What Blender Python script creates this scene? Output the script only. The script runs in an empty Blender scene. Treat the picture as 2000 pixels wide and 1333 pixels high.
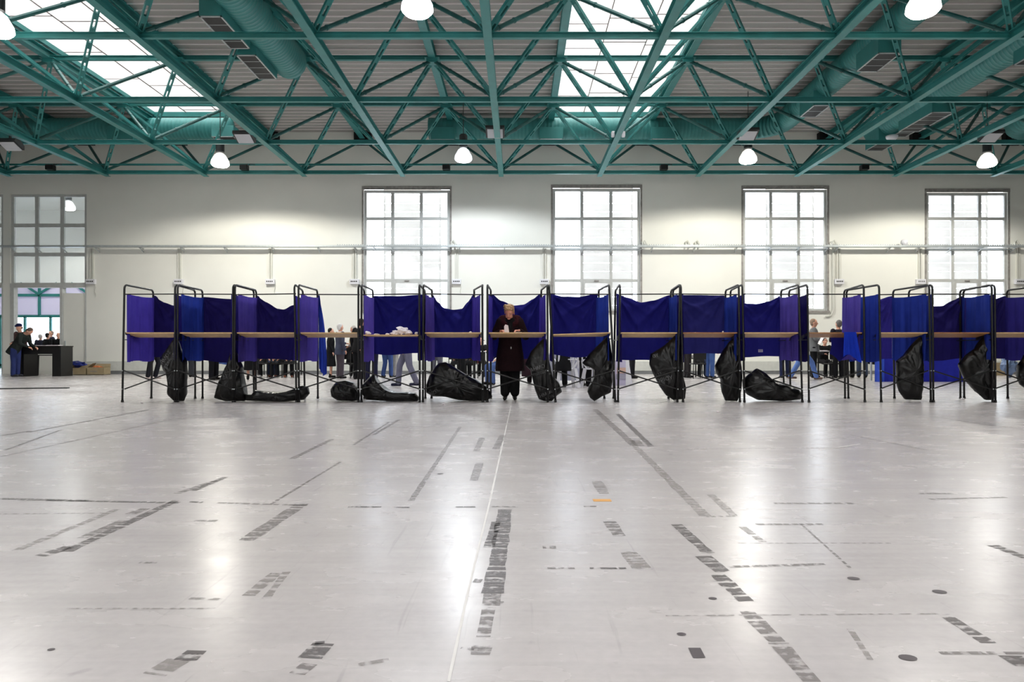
import bpy, bmesh, math, random
from mathutils import Vector, Matrix, noise
from mathutils.bvhtree import BVHTree
random.seed(7)
PI = math.pi
S = bpy.context.scene
COL = S.collection

# ------------------------------------------------------------------ camera
F, VX, HY, H = 1350.0, 1012.0, 688.0, 0.83        # focal length px, vanishing point px, eye height m
cam_d = bpy.data.cameras.new('camera')
cam = bpy.data.objects.new('camera', cam_d); COL.objects.link(cam)
cam.location = (0, 0, H); cam.rotation_euler = (PI/2, 0, math.radians(0.0))
cam_d.sensor_width = 36.0; cam_d.lens = 36.0*F/2000
cam_d.shift_x = -(VX-1000)/2000; cam_d.shift_y = (HY-666.5)/2000
cam_d.clip_end = 300
S.camera = cam
# ------------------------------------------------------------------ world, exposure
w = bpy.data.worlds.new('world'); S.world = w; w.use_nodes = True
wn = w.node_tree.nodes; wl = w.node_tree.links; wn.clear()
wo = wn.new('ShaderNodeOutputWorld'); wb = wn.new('ShaderNodeBackground')
wb.inputs[0].default_value = (0.90, 0.94, 1.0, 1); wb.inputs[1].default_value = 7.0
wl.new(wb.outputs[0], wo.inputs[0])
S.view_settings.view_transform = 'Standard'; S.view_settings.look = 'None'
S.view_settings.gamma = 1; S.view_settings.use_curve_mapping = False
S.view_settings.exposure = 0.0
LAMP_W = 700.0

def P(px, py, D): return Vector(((px-VX)*D/F, D, H+(HY-py)*D/F))
def X_(px, D): return (px-VX)*D/F
def Z_(py, D): return H+(HY-py)*D/F
def FL(px, py):
    D = H*F/(py-HY); return Vector(((px-VX)*D/F, D, 0))
def lin(c):
    return tuple(((v/255)/12.92 if v/255 <= .04045 else ((v/255+.055)/1.055)**2.4) for v in c)

# ------------------------------------------------------------------ materials
def mat(name, rgb, rough=.6, metal=0, var=0.0, scale=8, bump=0, bscale=60, spec=.5, emit=None, estr=0, transl=0, alpha=1, coat=0):
    m = bpy.data.materials.new(name); m.use_nodes = True
    nt = m.node_tree; n = nt.nodes; l = nt.links
    b = n['Principled BSDF']; out = n['Material Output']
    c = lin(rgb)+(1,)
    b.inputs['Base Color'].default_value = c
    b.inputs['Roughness'].default_value = rough; b.inputs['Metallic'].default_value = metal
    b.inputs['Specular IOR Level'].default_value = spec
    if coat: b.inputs['Coat Weight'].default_value = coat
    tc = n.new('ShaderNodeTexCoord')
    if var:
        t = n.new('ShaderNodeTexNoise'); t.inputs['Scale'].default_value = scale; t.inputs['Detail'].default_value = 6
        l.new(tc.outputs['Object'], t.inputs['Vector'])
        r = n.new('ShaderNodeMapRange'); r.inputs['From Min'].default_value = .3; r.inputs['From Max'].default_value = .7
        r.inputs['To Min'].default_value = 1-var; r.inputs['To Max'].default_value = 1+var
        l.new(t.outputs['Fac'], r.inputs['Value'])
        mx = n.new('ShaderNodeVectorMath'); mx.operation = 'SCALE'; mx.inputs[0].default_value = c[:3]
        l.new(r.outputs[0], mx.inputs['Scale']); l.new(mx.outputs[0], b.inputs['Base Color'])
    if bump:
        t = n.new('ShaderNodeTexNoise'); t.inputs['Scale'].default_value = bscale; t.inputs['Detail'].default_value = 5
        l.new(tc.outputs['Object'], t.inputs['Vector'])
        bp = n.new('ShaderNodeBump'); bp.inputs['Strength'].default_value = bump; bp.inputs['Distance'].default_value = .02
        l.new(t.outputs['Fac'], bp.inputs['Height']); l.new(bp.outputs[0], b.inputs['Normal'])
    if emit:
        b.inputs['Emission Color'].default_value = tuple(emit)+(1,); b.inputs['Emission Strength'].default_value = estr
    if transl:
        ts = n.new('ShaderNodeBsdfTranslucent'); ts.inputs[0].default_value = c
        if var: l.new(mx.outputs[0], ts.inputs[0])
        ms = n.new('ShaderNodeMixShader'); ms.inputs[0].default_value = transl
        l.new(b.outputs[0], ms.inputs[1]); l.new(ts.outputs[0], ms.inputs[2]); l.new(ms.outputs[0], out.inputs[0])
    return m

def pane_mat(name, trans=.75, tint=(245, 250, 255), gloss_rough=.05, body=(240, 243, 246)):
    m = bpy.data.materials.new(name); m.use_nodes = True
    nt = m.node_tree; n = nt.nodes; l = nt.links; n.clear()
    out = n.new('ShaderNodeOutputMaterial')
    tr = n.new('ShaderNodeBsdfTransparent'); tr.inputs[0].default_value = lin(tint)+(1,)
    tl = n.new('ShaderNodeBsdfTranslucent'); tl.inputs[0].default_value = lin(body)+(1,)
    g = n.new('ShaderNodeBsdfGlossy'); g.inputs['Roughness'].default_value = gloss_rough
    a = n.new('ShaderNodeMixShader'); a.inputs[0].default_value = trans
    l.new(tl.outputs[0], a.inputs[1]); l.new(tr.outputs[0], a.inputs[2])
    fr = n.new('ShaderNodeFresnel'); fr.inputs[0].default_value = 1.45
    b = n.new('ShaderNodeMixShader'); l.new(fr.outputs[0], b.inputs[0])
    l.new(a.outputs[0], b.inputs[1]); l.new(g.outputs[0], b.inputs[2]); l.new(b.outputs[0], out.inputs[0])
    return m

M = {}
M['teal'] = mat('teal_paint', (46, 128, 126), .5, var=.12, scale=3)
M['teal_duct'] = mat('teal_duct', (58, 134, 132), .5, metal=.0, var=.12, scale=2)
M['teal_shade'] = mat('shaded_teal_paint', (34, 92, 90), .5, var=.3, scale=2.5)  # shadow on the tube braces put into a darker teal
M['black'] = mat('black_paint', (9, 9, 11), .4, var=.2, scale=20)
M['black_cloth'] = mat('black_cloth', (20, 20, 22), .85, var=.2)
M['wood'] = mat('birch_board', (214, 178, 128), .5, var=.12, scale=14)
M['wood_dark'] = mat('brown_board', (168, 118, 72), .5, var=.15, scale=14)
M['paper'] = mat('white_paper', (240, 232, 236), .8)
M['frame'] = mat('window_aluminium', (196, 198, 196), .5, var=.06)
M['frame_dark'] = mat('worn_window_trim', (150, 146, 142), .7, var=.25, scale=9)
M['galv'] = mat('galvanised_steel', (186, 192, 194), .4, metal=.4, var=.1, scale=12)
M['white_pl'] = mat('white_plastic', (226, 226, 232), .4)
M['conduit'] = mat('white_conduit', (214, 214, 206), .6)
M['grille'] = mat('dark_grille', (38, 38, 40), .6)
M['void'] = mat('recess_shade', (12, 14, 16), .9)
M['tape'] = mat('white_floor_tape', (236, 236, 240), .5)
M['bag'] = mat('black_plastic_film', (7, 7, 8), .3, bump=.4, bscale=14, spec=.38)
M['bagprint'] = mat('grey_bag_print', (92, 92, 94), .5)
M['blue_bag'] = mat('blue_clear_plastic', (96, 116, 150), .25, bump=.4, bscale=10)
M['card'] = mat('brown_cardboard', (150, 134, 104), .85, var=.1)
M['skirt_blue'] = mat('royal_blue_skirting', (36, 44, 176), .85, var=.1, transl=.15)
M['skirt_light'] = mat('bright_blue_skirting', (64, 96, 214), .85, var=.08, transl=.2)
M['lampshade'] = mat('lamp_prismatic_shade', (200, 204, 210), .25)
M['lampbody'] = mat('lamp_housing', (52, 54, 56), .4)
def curtain_mat(n, rgb, t=.3): return mat(n, rgb, .85, var=.10, scale=5, bump=.15, bscale=260, transl=t, spec=.15)
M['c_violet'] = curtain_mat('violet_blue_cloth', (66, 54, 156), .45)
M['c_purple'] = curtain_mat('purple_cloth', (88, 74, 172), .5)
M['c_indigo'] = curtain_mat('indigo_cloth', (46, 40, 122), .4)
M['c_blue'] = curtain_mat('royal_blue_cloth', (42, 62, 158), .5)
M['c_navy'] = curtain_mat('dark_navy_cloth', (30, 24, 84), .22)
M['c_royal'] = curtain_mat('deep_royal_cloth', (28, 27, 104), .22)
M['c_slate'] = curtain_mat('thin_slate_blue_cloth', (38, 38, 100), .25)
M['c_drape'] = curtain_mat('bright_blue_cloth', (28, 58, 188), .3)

def wall_mat():
    m = mat('white_plaster', (238, 238, 231), .75, var=.025, scale=.8)
    return m
M['wall'] = wall_mat()
M['wall_low'] = mat('plinth_paint', (206, 208, 202), .6, var=.05)
M['base_grey'] = mat('grey_base_band', (120, 122, 124), .6, var=.1)
M['deck'] = mat('grey_roof_deck', (160, 159, 155), .7, var=.03, scale=.5)
M['deckrib'] = mat('lit_deck_rib', (226, 220, 218), .5)  # paler than the deck: light caught on the ribs, put into the colour
M['pane'] = pane_mat('window_glass', .95)
M['pane_clear'] = pane_mat('clear_glass', .9)
M['sky_panel'] = pane_mat('roof_light_panel', .62, tint=(255, 252, 248), body=(250, 244, 238), gloss_rough=.3)
M['sky_joint'] = mat('roof_light_joint', (110, 104, 102), .8)
M['slat'] = mat('louvre_slat', (202, 199, 194), .7, transl=.62, spec=.1)
M['orange'] = mat('orange_stain', (214, 160, 90), .7)

def floor_mat():
    m = bpy.data.materials.new('polished_screed'); m.use_nodes = True
    nt = m.node_tree; n = nt.nodes; l = nt.links; b = n['Principled BSDF']
    tc = n.new('ShaderNodeTexCoord')
    def nz(scale, det, stretch=(1, 1, 1), dist=0):
        mp = n.new('ShaderNodeMapping'); mp.inputs['Scale'].default_value = stretch
        l.new(tc.outputs['Object'], mp.inputs['Vector'])
        t = n.new('ShaderNodeTexNoise'); t.inputs['Scale'].default_value = scale; t.inputs['Detail'].default_value = det
        t.inputs['Distortion'].default_value = dist
        l.new(mp.outputs[0], t.inputs['Vector']); return t.outputs['Fac']
    def mr(v, a, b_, c, d):
        r = n.new('ShaderNodeMapRange'); r.inputs['From Min'].default_value = a; r.inputs['From Max'].default_value = b_
        r.inputs['To Min'].default_value = c; r.inputs['To Max'].default_value = d; l.new(v, r.inputs['Value']); return r.outputs[0]
    big = nz(.45, 6, (1, 1.6, 1)); mid = nz(2.4, 8, (1, 2.2, 1)); fine = nz(30, 4)
    def mul(a, b_):
        q = n.new('ShaderNodeMath'); q.operation = 'MULTIPLY'; l.new(a, q.inputs[0]); l.new(b_, q.inputs[1]); return q.outputs[0]
    f = mul(mul(mr(big, .2, .8, .92, 1.07), mr(mid, .2, .8, .94, 1.05)), mr(fine, .2, .8, .95, 1.05))
    # scattered grime flecks
    sp = nz(11, 2, (1, 1, 1)); f = mul(f, mr(sp, .68, .82, 1, .8))
    st = nz(3.0, 6, (.35, 9, 1)); f = mul(f, mr(st, .25, .8, 1.03, .93))
    sc = nz(6.0, 3, (5, .25, 1), .6); f = mul(f, mr(sc, .66, .74, 1, .88))
    sv = n.new('ShaderNodeVectorMath'); sv.operation = 'SCALE'; sv.inputs[0].default_value = lin((186, 181, 181))
    l.new(f, sv.inputs['Scale']); l.new(sv.outputs[0], b.inputs['Base Color'])
    l.new(mr(mid, .2, .8, .21, .31), b.inputs['Roughness'])
    b.inputs['Specular IOR Level'].default_value = .28
    return m
M['floor'] = floor_mat()
def residue_mat(name, rgb, dens, tick=0):
    m = bpy.data.materials.new(name); m.use_nodes = True
    nt = m.node_tree; n = nt.nodes; l = nt.links; b = n['Principled BSDF']; out = n['Material Output']
    b.inputs['Base Color'].default_value = lin(rgb)+(1,); b.inputs['Roughness'].default_value = .45
    uv = n.new('ShaderNodeUVMap'); tc = n.new('ShaderNodeTexCoord')
    t = n.new('ShaderNodeTexNoise'); t.inputs['Scale'].default_value = 38; t.inputs['Detail'].default_value = 6
    l.new(tc.outputs['Object'], t.inputs['Vector'])
    t2 = n.new('ShaderNodeTexNoise'); t2.noise_dimensions = '1D'; t2.inputs['Scale'].default_value = 34; t2.inputs['Detail'].default_value = 1
    sx = n.new('ShaderNodeSeparateXYZ'); l.new(uv.outputs[0], sx.inputs[0]); l.new(sx.outputs[0], t2.inputs['W'])
    ad = n.new('ShaderNodeMath'); ad.operation = 'ADD'; l.new(t.outputs['Fac'], ad.inputs[0]); l.new(t2.outputs['Fac'], ad.inputs[1])
    r = n.new('ShaderNodeMapRange'); r.inputs['From Min'].default_value = .93; r.inputs['From Max'].default_value = 1.2
    r.inputs['To Min'].default_value = 1-dens; r.inputs['To Max'].default_value = 1
    l.new(ad.outputs[0], r.inputs['Value'])
    tr = n.new('ShaderNodeBsdfTransparent'); mx = n.new('ShaderNodeMixShader')
    l.new(r.outputs[0], mx.inputs[0]); l.new(b.outputs[0], mx.inputs[1]); l.new(tr.outputs[0], mx.inputs[2]); l.new(mx.outputs[0], out.inputs[0])
    return m
M['res_d'] = residue_mat('dark_tape_residue', (96, 90, 90), .85)
M['res_m'] = residue_mat('worn_tape_residue', (122, 115, 114), .62)
M['res_f'] = residue_mat('faint_tape_residue', (142, 135, 132), .5)
M['res_w'] = mat('pale_floor_joint', (214, 211, 208), .45)

# ------------------------------------------------------------------ mesh builder
class MB:
    def __init__(s): s.v = []; s.f = []; s.uv = None
    def quad(s, a, b, c, d):
        i = len(s.v); s.v += [tuple(a), tuple(b), tuple(c), tuple(d)]; s.f.append((i, i+1, i+2, i+3))
    def box(s, x0, x1, y0, y1, z0, z1):
        i = len(s.v)
        s.v += [(x, y, z) for z in (z0, z1) for y in (y0, y1) for x in (x0, x1)]
        for q in ((0, 2, 3, 1), (4, 5, 7, 6), (0, 1, 5, 4), (2, 6, 7, 3), (0, 4, 6, 2), (1, 3, 7, 5)): s.f.append(tuple(i+k for k in q))
        return s
    def prism(s, p0, p1, prof, up=None):
        p0 = Vector(p0); p1 = Vector(p1); d = (p1-p0).normalized()
        up = Vector(up) if up else (Vector((0, 0, 1)) if abs(d.z) < .95 else Vector((0, 1, 0)))
        side = d.cross(up).normalized(); u = side.cross(d).normalized()
        n = len(prof); i = len(s.v)
        for p in (p0, p1):
            for a, b in prof: s.v.append(tuple(p+side*a+u*b))
        for k in range(n): s.f.append((i+k, i+(k+1) % n, i+n+(k+1) % n, i+n+k))
        s.f.append(tuple(i+k for k in reversed(range(n)))); s.f.append(tuple(i+n+k for k in range(n)))
        return s
    def bar(s, p0, p1, w_, h_, up=None):
        return s.prism(p0, p1, [(-w_/2, -h_/2), (w_/2, -h_/2), (w_/2, h_/2), (-w_/2, h_/2)], up)
    def ibeam(s, p0, p1, w_, h_, t=.014):
        a, b = w_/2, h_/2
        return s.prism(p0, p1, [(-a, -b), (a, -b), (a, -b+t), (t/2, -b+t), (t/2, b-t), (a, b-t), (a, b), (-a, b), (-a, b-t), (-t/2, b-t), (-t/2, -b+t), (-a, -b+t)])
    def cyl(s, p0, p1, r, n=10, r1=None):
        r1 = r if r1 is None else r1
        p0 = Vector(p0); p1 = Vector(p1); d = (p1-p0).normalized()
        up = Vector((0, 0, 1)) if abs(d.z) < .95 else Vector((0, 1, 0))
        side = d.cross(up).normalized(); u = side.cross(d).normalized(); i = len(s.v)
        for p, rr in ((p0, r), (p1, r1)):
            for k in range(n):
                a = 2*PI*k/n; s.v.append(tuple(p+side*rr*math.cos(a)+u*rr*math.sin(a)))
        for k in range(n): s.f.append((i+k, i+(k+1) % n, i+n+(k+1) % n, i+n+k))
        s.f.append(tuple(i+k for k in reversed(range(n)))); s.f.append(tuple(i+n+k for k in range(n)))
        return s
    def tube(s, pts, r, n=8, radii=None):
        pts = [Vector(p) for p in pts]; i0 = len(s.v); m = len(pts)
        t0 = (pts[1]-pts[0]).normalized()
        up = Vector((0, 0, 1)) if abs(t0.z) < .9 else Vector((1, 0, 0))
        side = t0.cross(up).normalized()
        for j, p in enumerate(pts):
            t = (pts[min(j+1, m-1)]-pts[max(j-1, 0)]).normalized()
            side = (side-t*side.dot(t)).normalized(); u = t.cross(side)
            rr = radii[j] if radii else r
            for k in range(n):
                a = 2*PI*k/n; s.v.append(tuple(p+side*rr*math.cos(a)+u*rr*math.sin(a)))
        for j in range(m-1):
            for k in range(n):
                a = i0+j*n+k; b = i0+j*n+(k+1) % n; s.f.append((a, b, b+n, a+n))
        s.f.append(tuple(i0+k for k in reversed(range(n)))); s.f.append(tuple(i0+(m-1)*n+k for k in range(n)))
        return s
    def lathe(s, c, prof, n=20):
        c = Vector(c); i0 = len(s.v)
        for r, z in prof:
            for k in range(n):
                a = 2*PI*k/n; s.v.append((c.x+r*math.cos(a), c.y+r*math.sin(a), c.z+z))
        for j in range(len(prof)-1):
            for k in range(n):
                a = i0+j*n+k; b = i0+j*n+(k+1) % n; s.f.append((a, b, b+n, a+n))
        s.f.append(tuple(i0+k for k in reversed(range(n)))); s.f.append(tuple(i0+(len(prof)-1)*n+k for k in range(n)))
        return s
    def rings(s, rings, caps=True):
        n = len(rings[0]); i0 = len(s.v)
        for r in rings: s.v += [tuple(p) for p in r]
        for j in range(len(rings)-1):
            for k in range(n):
                a = i0+j*n+k; b = i0+j*n+(k+1) % n; s.f.append((a, b, b+n, a+n))
        if caps:
            s.f.append(tuple(i0+k for k in reversed(range(n)))); s.f.append(tuple(i0+(len(rings)-1)*n+k for k in range(n)))
        return s
    def ell(s, c, r, T=lambda p: p, n=14, m=9):
        c = Vector(c); R = []
        for j in range(m):
            ph = -PI/2+PI*(j+.35)/(m-1+.7)
            R.append([T(Vector((c.x+r[0]*math.cos(ph)*math.cos(2*PI*k/n), c.y+r[1]*math.cos(ph)*math.sin(2*PI*k/n), c.z+r[2]*math.sin(ph)))) for k in range(n)])
        return s.rings(R)
    def cap(s, p0, p1, r0, r1, n=12):
        p0 = Vector(p0); p1 = Vector(p1); d = (p1-p0); L = d.length
        if L < 1e-5: return s
        d /= L; pts = []; rad = []
        for k in range(4):
            a = PI/2*(k+.3)/4.3; pts.append(p0-d*r0*math.cos(a)); rad.append(r0*math.sin(a))
        pts += [p0, p1]; rad += [r0, r1]
        for k in range(4):
            a = PI/2*(3-k+.3)/4.3; pts.append(p1+d*r1*math.cos(a)); rad.append(r1*math.sin(a))
        return s.tube(pts, 0, n, rad)
    def grid(s, fn, nu, nv):
        i0 = len(s.v)
        for j in range(nv+1):
            for i in range(nu+1): s.v.append(tuple(fn(i/nu, j/nv)))
        for j in range(nv):
            for i in range(nu):
                a = i0+j*(nu+1)+i; s.f.append((a, a+1, a+nu+2, a+nu+1))
        return s
    def build(s, name, m, parent=None, smooth=False, loc=None, bevel=0):
        me = bpy.data.meshes.new(name); me.from_pydata(s.v, [], s.f); me.validate()
        if isinstance(m, (list, tuple)):
            for q in m: me.materials.append(q)
        else: me.materials.append(m)
        o = bpy.data.objects.new(name, me); COL.objects.link(o)
        if loc is not None:
            me.transform(Matrix.Translation(-Vector(loc)))
            if parent is None: o.location = loc
        if parent is not None:
            o.parent = parent
            if loc is None: me.transform(Matrix.Translation(-parent_world(parent)))
        if smooth:
            me.polygons.foreach_set('use_smooth', [True]*len(me.polygons))
        if bevel:
            b = o.modifiers.new('bevel', 'BEVEL'); b.width = bevel; b.segments = 2; b.limit_method = 'ANGLE'
        me.update()
        return o
def parent_world(p):
    v = Vector(p.location); q = p.parent
    while q: v += q.location; q = q.parent
    return v
def tag(o, label, cat, group=None, kind=None):
    if label: o['label'] = label
    if cat: o['category'] = cat
    if group: o['group'] = group
    if kind: o['kind'] = kind
    return o
def thing(name, label, cat, loc, group=None, kind=None):
    o = bpy.data.objects.new(name, None); o.empty_display_size = .1; COL.objects.link(o); o.location = loc
    return tag(o, label, cat, group, kind)
def struct(o, label=None):
    o['kind'] = 'structure'
    if label: o['label'] = label
    return o

# ================================================================== ROOM SHELL
WD = 26.06                 # distance of the far wall
XL, XR, YB = -30.0, 30.0, -22.0
ZC = H+8.30
WX = lambda px: X_(px, WD)
WZ = lambda py: Z_(py, WD)
YF = 36.0                   # glazed front of the next hall
mb = MB(); mb.box(XL-.3, XR+.3, YB-.3, YF+.5, -.2, 0)
floor = struct(mb.build('floor', M['floor']))
def wall_open(mb, x0, x1, z0, z1, y0, y1, holes):
    xs = sorted(set([x0, x1]+[h[0] for h in holes]+[h[1] for h in holes]))
    zs = sorted(set([z0, z1]+[h[2] for h in holes]+[h[3] for h in holes]))
    def inh(a, b): return any(h[0]-1e-6 < a < h[1]+1e-6 and h[2]-1e-6 < b < h[3]+1e-6 for h in holes)
    for i in range(len(xs)-1):
        for j in range(len(zs)-1):
            if inh((xs[i]+xs[i+1])/2, (zs[j]+zs[j+1])/2): continue
            a, b, c, d = xs[i], xs[i+1], zs[j], zs[j+1]
            mb.quad((a, y0, c), (b, y0, c), (b, y0, d), (a, y0, d)); mb.quad((b, y1, c), (a, y1, c), (a, y1, d), (b, y1, d))
    for a, b, c, d in holes:
        mb.quad((a, y0, c), (a, y0, d), (a, y1, d), (a, y1, c)); mb.quad((b, y0, c), (b, y1, c), (b, y1, d), (b, y0, d))
        mb.quad((a, y0, d), (b, y0, d), (b, y1, d), (a, y1, d))
        if c > z0: mb.quad((a, y0, c), (a, y1, c), (b, y1, c), (b, y0, c))
wins = [(709, 880, 365), (1078, 1252, 362), (1450, 1617, 364), (1808, 1970, 370)]
ZB = WZ(608)
holes = [(WX(a), WX(b), ZB, WZ(t)) for a, b, t in wins]
LH = (WX(20), WX(169), 0.0, WZ(379)); LH0 = (WX(-170), WX(6), 0.0, WZ(379))
holes += [LH, LH0]
mb = MB(); wall_open(mb, XL, XR, 0, ZC+.3, WD, WD+.3, holes)
wall_far = struct(mb.build('wall_far', M['wall']))
mb = MB(); mb.box(XL-.3, XL, YB, YF, 0, ZC+.3); struct(mb.build('wall_left', M['wall']))
mb = MB(); mb.box(XR, XR+.3, YB, WD+.3, 0, ZC+.3); struct(mb.build('wall_right', M['wall']))
mb = MB(); mb.box(XL-.3, XR+.3, YB-.3, YB, 0, ZC+.3); struct(mb.build('wall_back', M['wall']))
# plinth step along the far wall, dark band at its foot
for k, (a, b) in enumerate([(170, 2600)]):
    mb = MB(); mb.box(WX(a), XR, WD-.10, WD-.001, .12, Z_(706, WD-.1)); struct(mb.build('trim_1', M['wall_low'], bevel=.01))
    mb = MB(); mb.box(WX(a), XR, WD-.085, WD-.001, 0, .12); struct(mb.build('baseboard_far', M['base_grey']))

# ---- roof deck with ribs, skylights
SP = 3.48
BX = lambda n: -.60+SP*n
TX = lambda n: 1.14+SP*n
SKY = [(TX(-4), TX(-3)), (TX(0), TX(1))]
SKY_END = 24.25
mb = MB()
xs = [XL-.3, SKY[0][0], SKY[0][1], SKY[1][0], SKY[1][1], XR+.3]
for i in (0, 2, 4): mb.box(xs[i], xs[i+1], YB-.3, SKY_END, ZC, ZC+.12)
mb.box(XL-.3, XR+.3, SKY_END, WD+.3, ZC, ZC+.12)
deck = struct(mb.build('ceiling', M['deck']))
mb = MB(); y = 9.0
while y < WD-.1:
    segs = [(xs[0], xs[1]), (xs[2], xs[3]), (xs[4], xs[5])] if y < SKY_END else [(xs[0], xs[5])]
    for a, b in segs:
        mb.prism((a, y, ZC), (b, y, ZC), [(-.022, .001), (-.012, -.022), (.012, -.022), (.022, .001)])
    y += .31
mb.build('deck_ribs', M['deckrib'], deck)
for k, (a, b) in enumerate(SKY):
    e = thing('window_%d' % (7+k), 'milky roof light over the %s of the hall' % ('far left bay' if k == 0 else 'centre bay'), None, ((a+b)/2, 16, ZC)); e['kind'] = 'structure'
    mb = MB(); mb.box(a, b, -8, SKY_END, ZC+.10, ZC+.11); mb.build('pane', M['sky_panel'], e)
    mb = MB(); mb.box(a, a+.07, -8, SKY_END, ZC-.02, ZC+.10); mb.box(b-.07, b, -8, SKY_END, ZC-.02, ZC+.10); mb.box(a, b, SKY_END-.08, SKY_END, ZC-.06, ZC+.10)
    mb.build('frame', M['teal'], e)
    mb = MB(); rr = random.Random(3+k)
    for j in (1, 2):
        x = a+(b-a)*j/3; mb.box(x-.01, x+.01, -8, SKY_END, ZC+.08, ZC+.10)
    for j in range(3):
        y = 8.5+rr.random()
        while y < SKY_END:
            x0 = a+(b-a)*j/3; mb.box(x0, x0+(b-a)/3, y, y+.012+.02*rr.random(), ZC+.09, ZC+.10); y += 1.25+1.0*rr.random()
    mb.build('glazing_bar', M['sky_joint'], e)

# ================================================================== WINDOWS
def window(n, x0, x1, z0, z1, rows, cols, y, pm, vent=True, label=None, fm=None, rowz=None, fw=.055):
    fm = fm or M['frame']
    e = thing('window_%d' % n, label, None, ((x0+x1)/2, y, z0)); e['kind'] = 'structure'
    mb = MB(); f = .10
    mb.box(x0, x1, y, y+.1, z0, z0+f*.7); mb.box(x0, x1, y, y+.1, z1-f, z1); mb.box(x0, x0+f, y, y+.1, z0+f*.7, z1-f); mb.box(x1-f, x1, y, y+.1, z0+f*.7, z1-f)
    mb.build('window_frame', fm, e)
    mb = MB(); zs = rowz or [z0+(z1-z0)*k/rows for k in range(rows+1)]
    for k in range(1, cols):
        x = x0+(x1-x0)*k/cols; mb.box(x-fw, x+fw, y+.01, y+.09, z0+.07, z1-.1)
    mb.build('mullion', fm, e)
    mb = MB()
    for z in zs[1:-1]: mb.box(x0+.1, x1-.1, y+.015, y+.085, z-fw, z+fw)
    mb.build('transom', fm, e)
    if vent:
        cx = (x0+x1)/2; wv = (x1-x0)/cols/2-.05; zt = zs[1]-.10
        mb = MB(); mb.box(cx-wv, cx-wv+.07, y-.02, y+.03, z0+.1, zt); mb.box(cx+wv-.07, cx+wv, y-.02, y+.03, z0+.1, zt)
        mb.box(cx-wv, cx+wv, y-.02, y+.03, zt, zt+.07); mb.box(cx-wv, cx+wv, y-.02, y+.03, z0+.05, z0+.12)
        v = mb.build('vent_frame', fm, e)
        MB().box(cx-.09, cx+.09, y-.06, y-.02, zt+.06, zt+.10).build('handle', M['frame_dark'], v)
    mb = MB(); mb.quad((x0+.05, y+.05, z0+.03), (x1-.05, y+.05, z0+.03), (x1-.05, y+.05, z1-.05), (x0+.05, y+.05, z1-.05))
    mb.build('pane', pm, e)
    return e
for k, (a, b, t) in enumerate(wins):
    x0, x1, z1 = WX(a), WX(b), WZ(t)
    rz = [ZB, WZ(548), WZ(487), WZ(427), z1]
    window(k+1, x0+.03, x1-.03, ZB+.02, z1-.12, 4, 3, WD+.04, M['pane'], rowz=rz)
    mb = MB()   # worn reveal lining around the opening
    mb.box(x0-.04, x1+.04, WD-.03, WD+.02, z1-.11, z1+.02); mb.box(x0-.04, x0+.03, WD-.02, WD+.02, ZB, z1-.11); mb.box(x1-.03, x1+.04, WD-.02, WD+.02, ZB, z1-.11)
    mb.box(x0-.06, x1+.06, WD-.06, WD+.02, ZB-.07, ZB+.01)
    struct(mb.build('trim_%d' % (k+2), M['frame_dark']))
    # louvres outside
    sh = thing('louvre_shutter', ['louvred shutter outside the tall window left of the centre booths', 'louvred shutter outside the tall window behind the woman voting', 'louvred shutter outside the tall window right of centre, brightest slats', 'louvred shutter outside the tall window at the far right'][k], 'shutter', ((x0+x1)/2, WD+.75, ZB))
    A = [(.20, .86), (.34, .94), (.36, .93), (.10, .90)][k]
    mb = MB(); z = ZB+.1; pit = .33
    while z < z1+.2:
        xa, xb = x0+(x1-x0)*A[0], x0+(x1-x0)*A[1]
        mb.bar((xa, WD+.75, z), (xb, WD+.75, z), .012, .305, up=(0, .22, 1)); z += pit
    mb.build('slat', M['slat'], sh)
    mb = MB()
    for f in A: mb.box(x0+(x1-x0)*f-.02, x0+(x1-x0)*f+.02, WD+.72, WD+.78, 0, z1+.2)
    mb.build('slat_rail', M['slat'], sh)

# left glazed opening: tall window above, doorway and door leaf below
zt = WZ(556)
for n, (x0, x1) in ((5, (LH[0], LH[1])), (6, (LH0[0], LH0[1]))):
    window(n, x0, x1, zt, LH[3], 3, 3, WD+.05, M['pane_clear'], vent=False, rowz=[zt, WZ(497), WZ(440), LH[3]], fw=.07)
    mb = MB(); mb.box(x0, x1, WD-.02, WD+.2, zt-.12, zt+.04); mb.box(x0, x0+.14, WD-.01, WD+.2, 0, zt-.12); mb.box(x1-.05, x1, WD-.01, WD+.2, 0, zt-.12)
    mb.box(WX(117), WX(122), WD-.01, WD+.2, 0, zt-.12) if n == 5 else None
    struct(mb.build('trim_%d' % (n+2), M['frame']))
d = thing('door_1', 'white blank door leaf right of the black counter', None, (WX(145), WD+.02, 0)); d['kind'] = 'structure'
MB().box(WX(122)+.02, WX(168)-.04, WD+.03, WD+.09, .01, WZ(573)).build('door_leaf', M['wall'], d)
MB().box(WX(126), WX(128), WD-.02, WD+.03, 1.05, 1.25).build('door_handle', M['galv'], d)
mb = MB(); mb.box(WX(29), WX(117), WD+.05, WD+.12, 0, Z_(676, WD)); struct(mb.build('wall_parapet', M['wall']))
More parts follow.
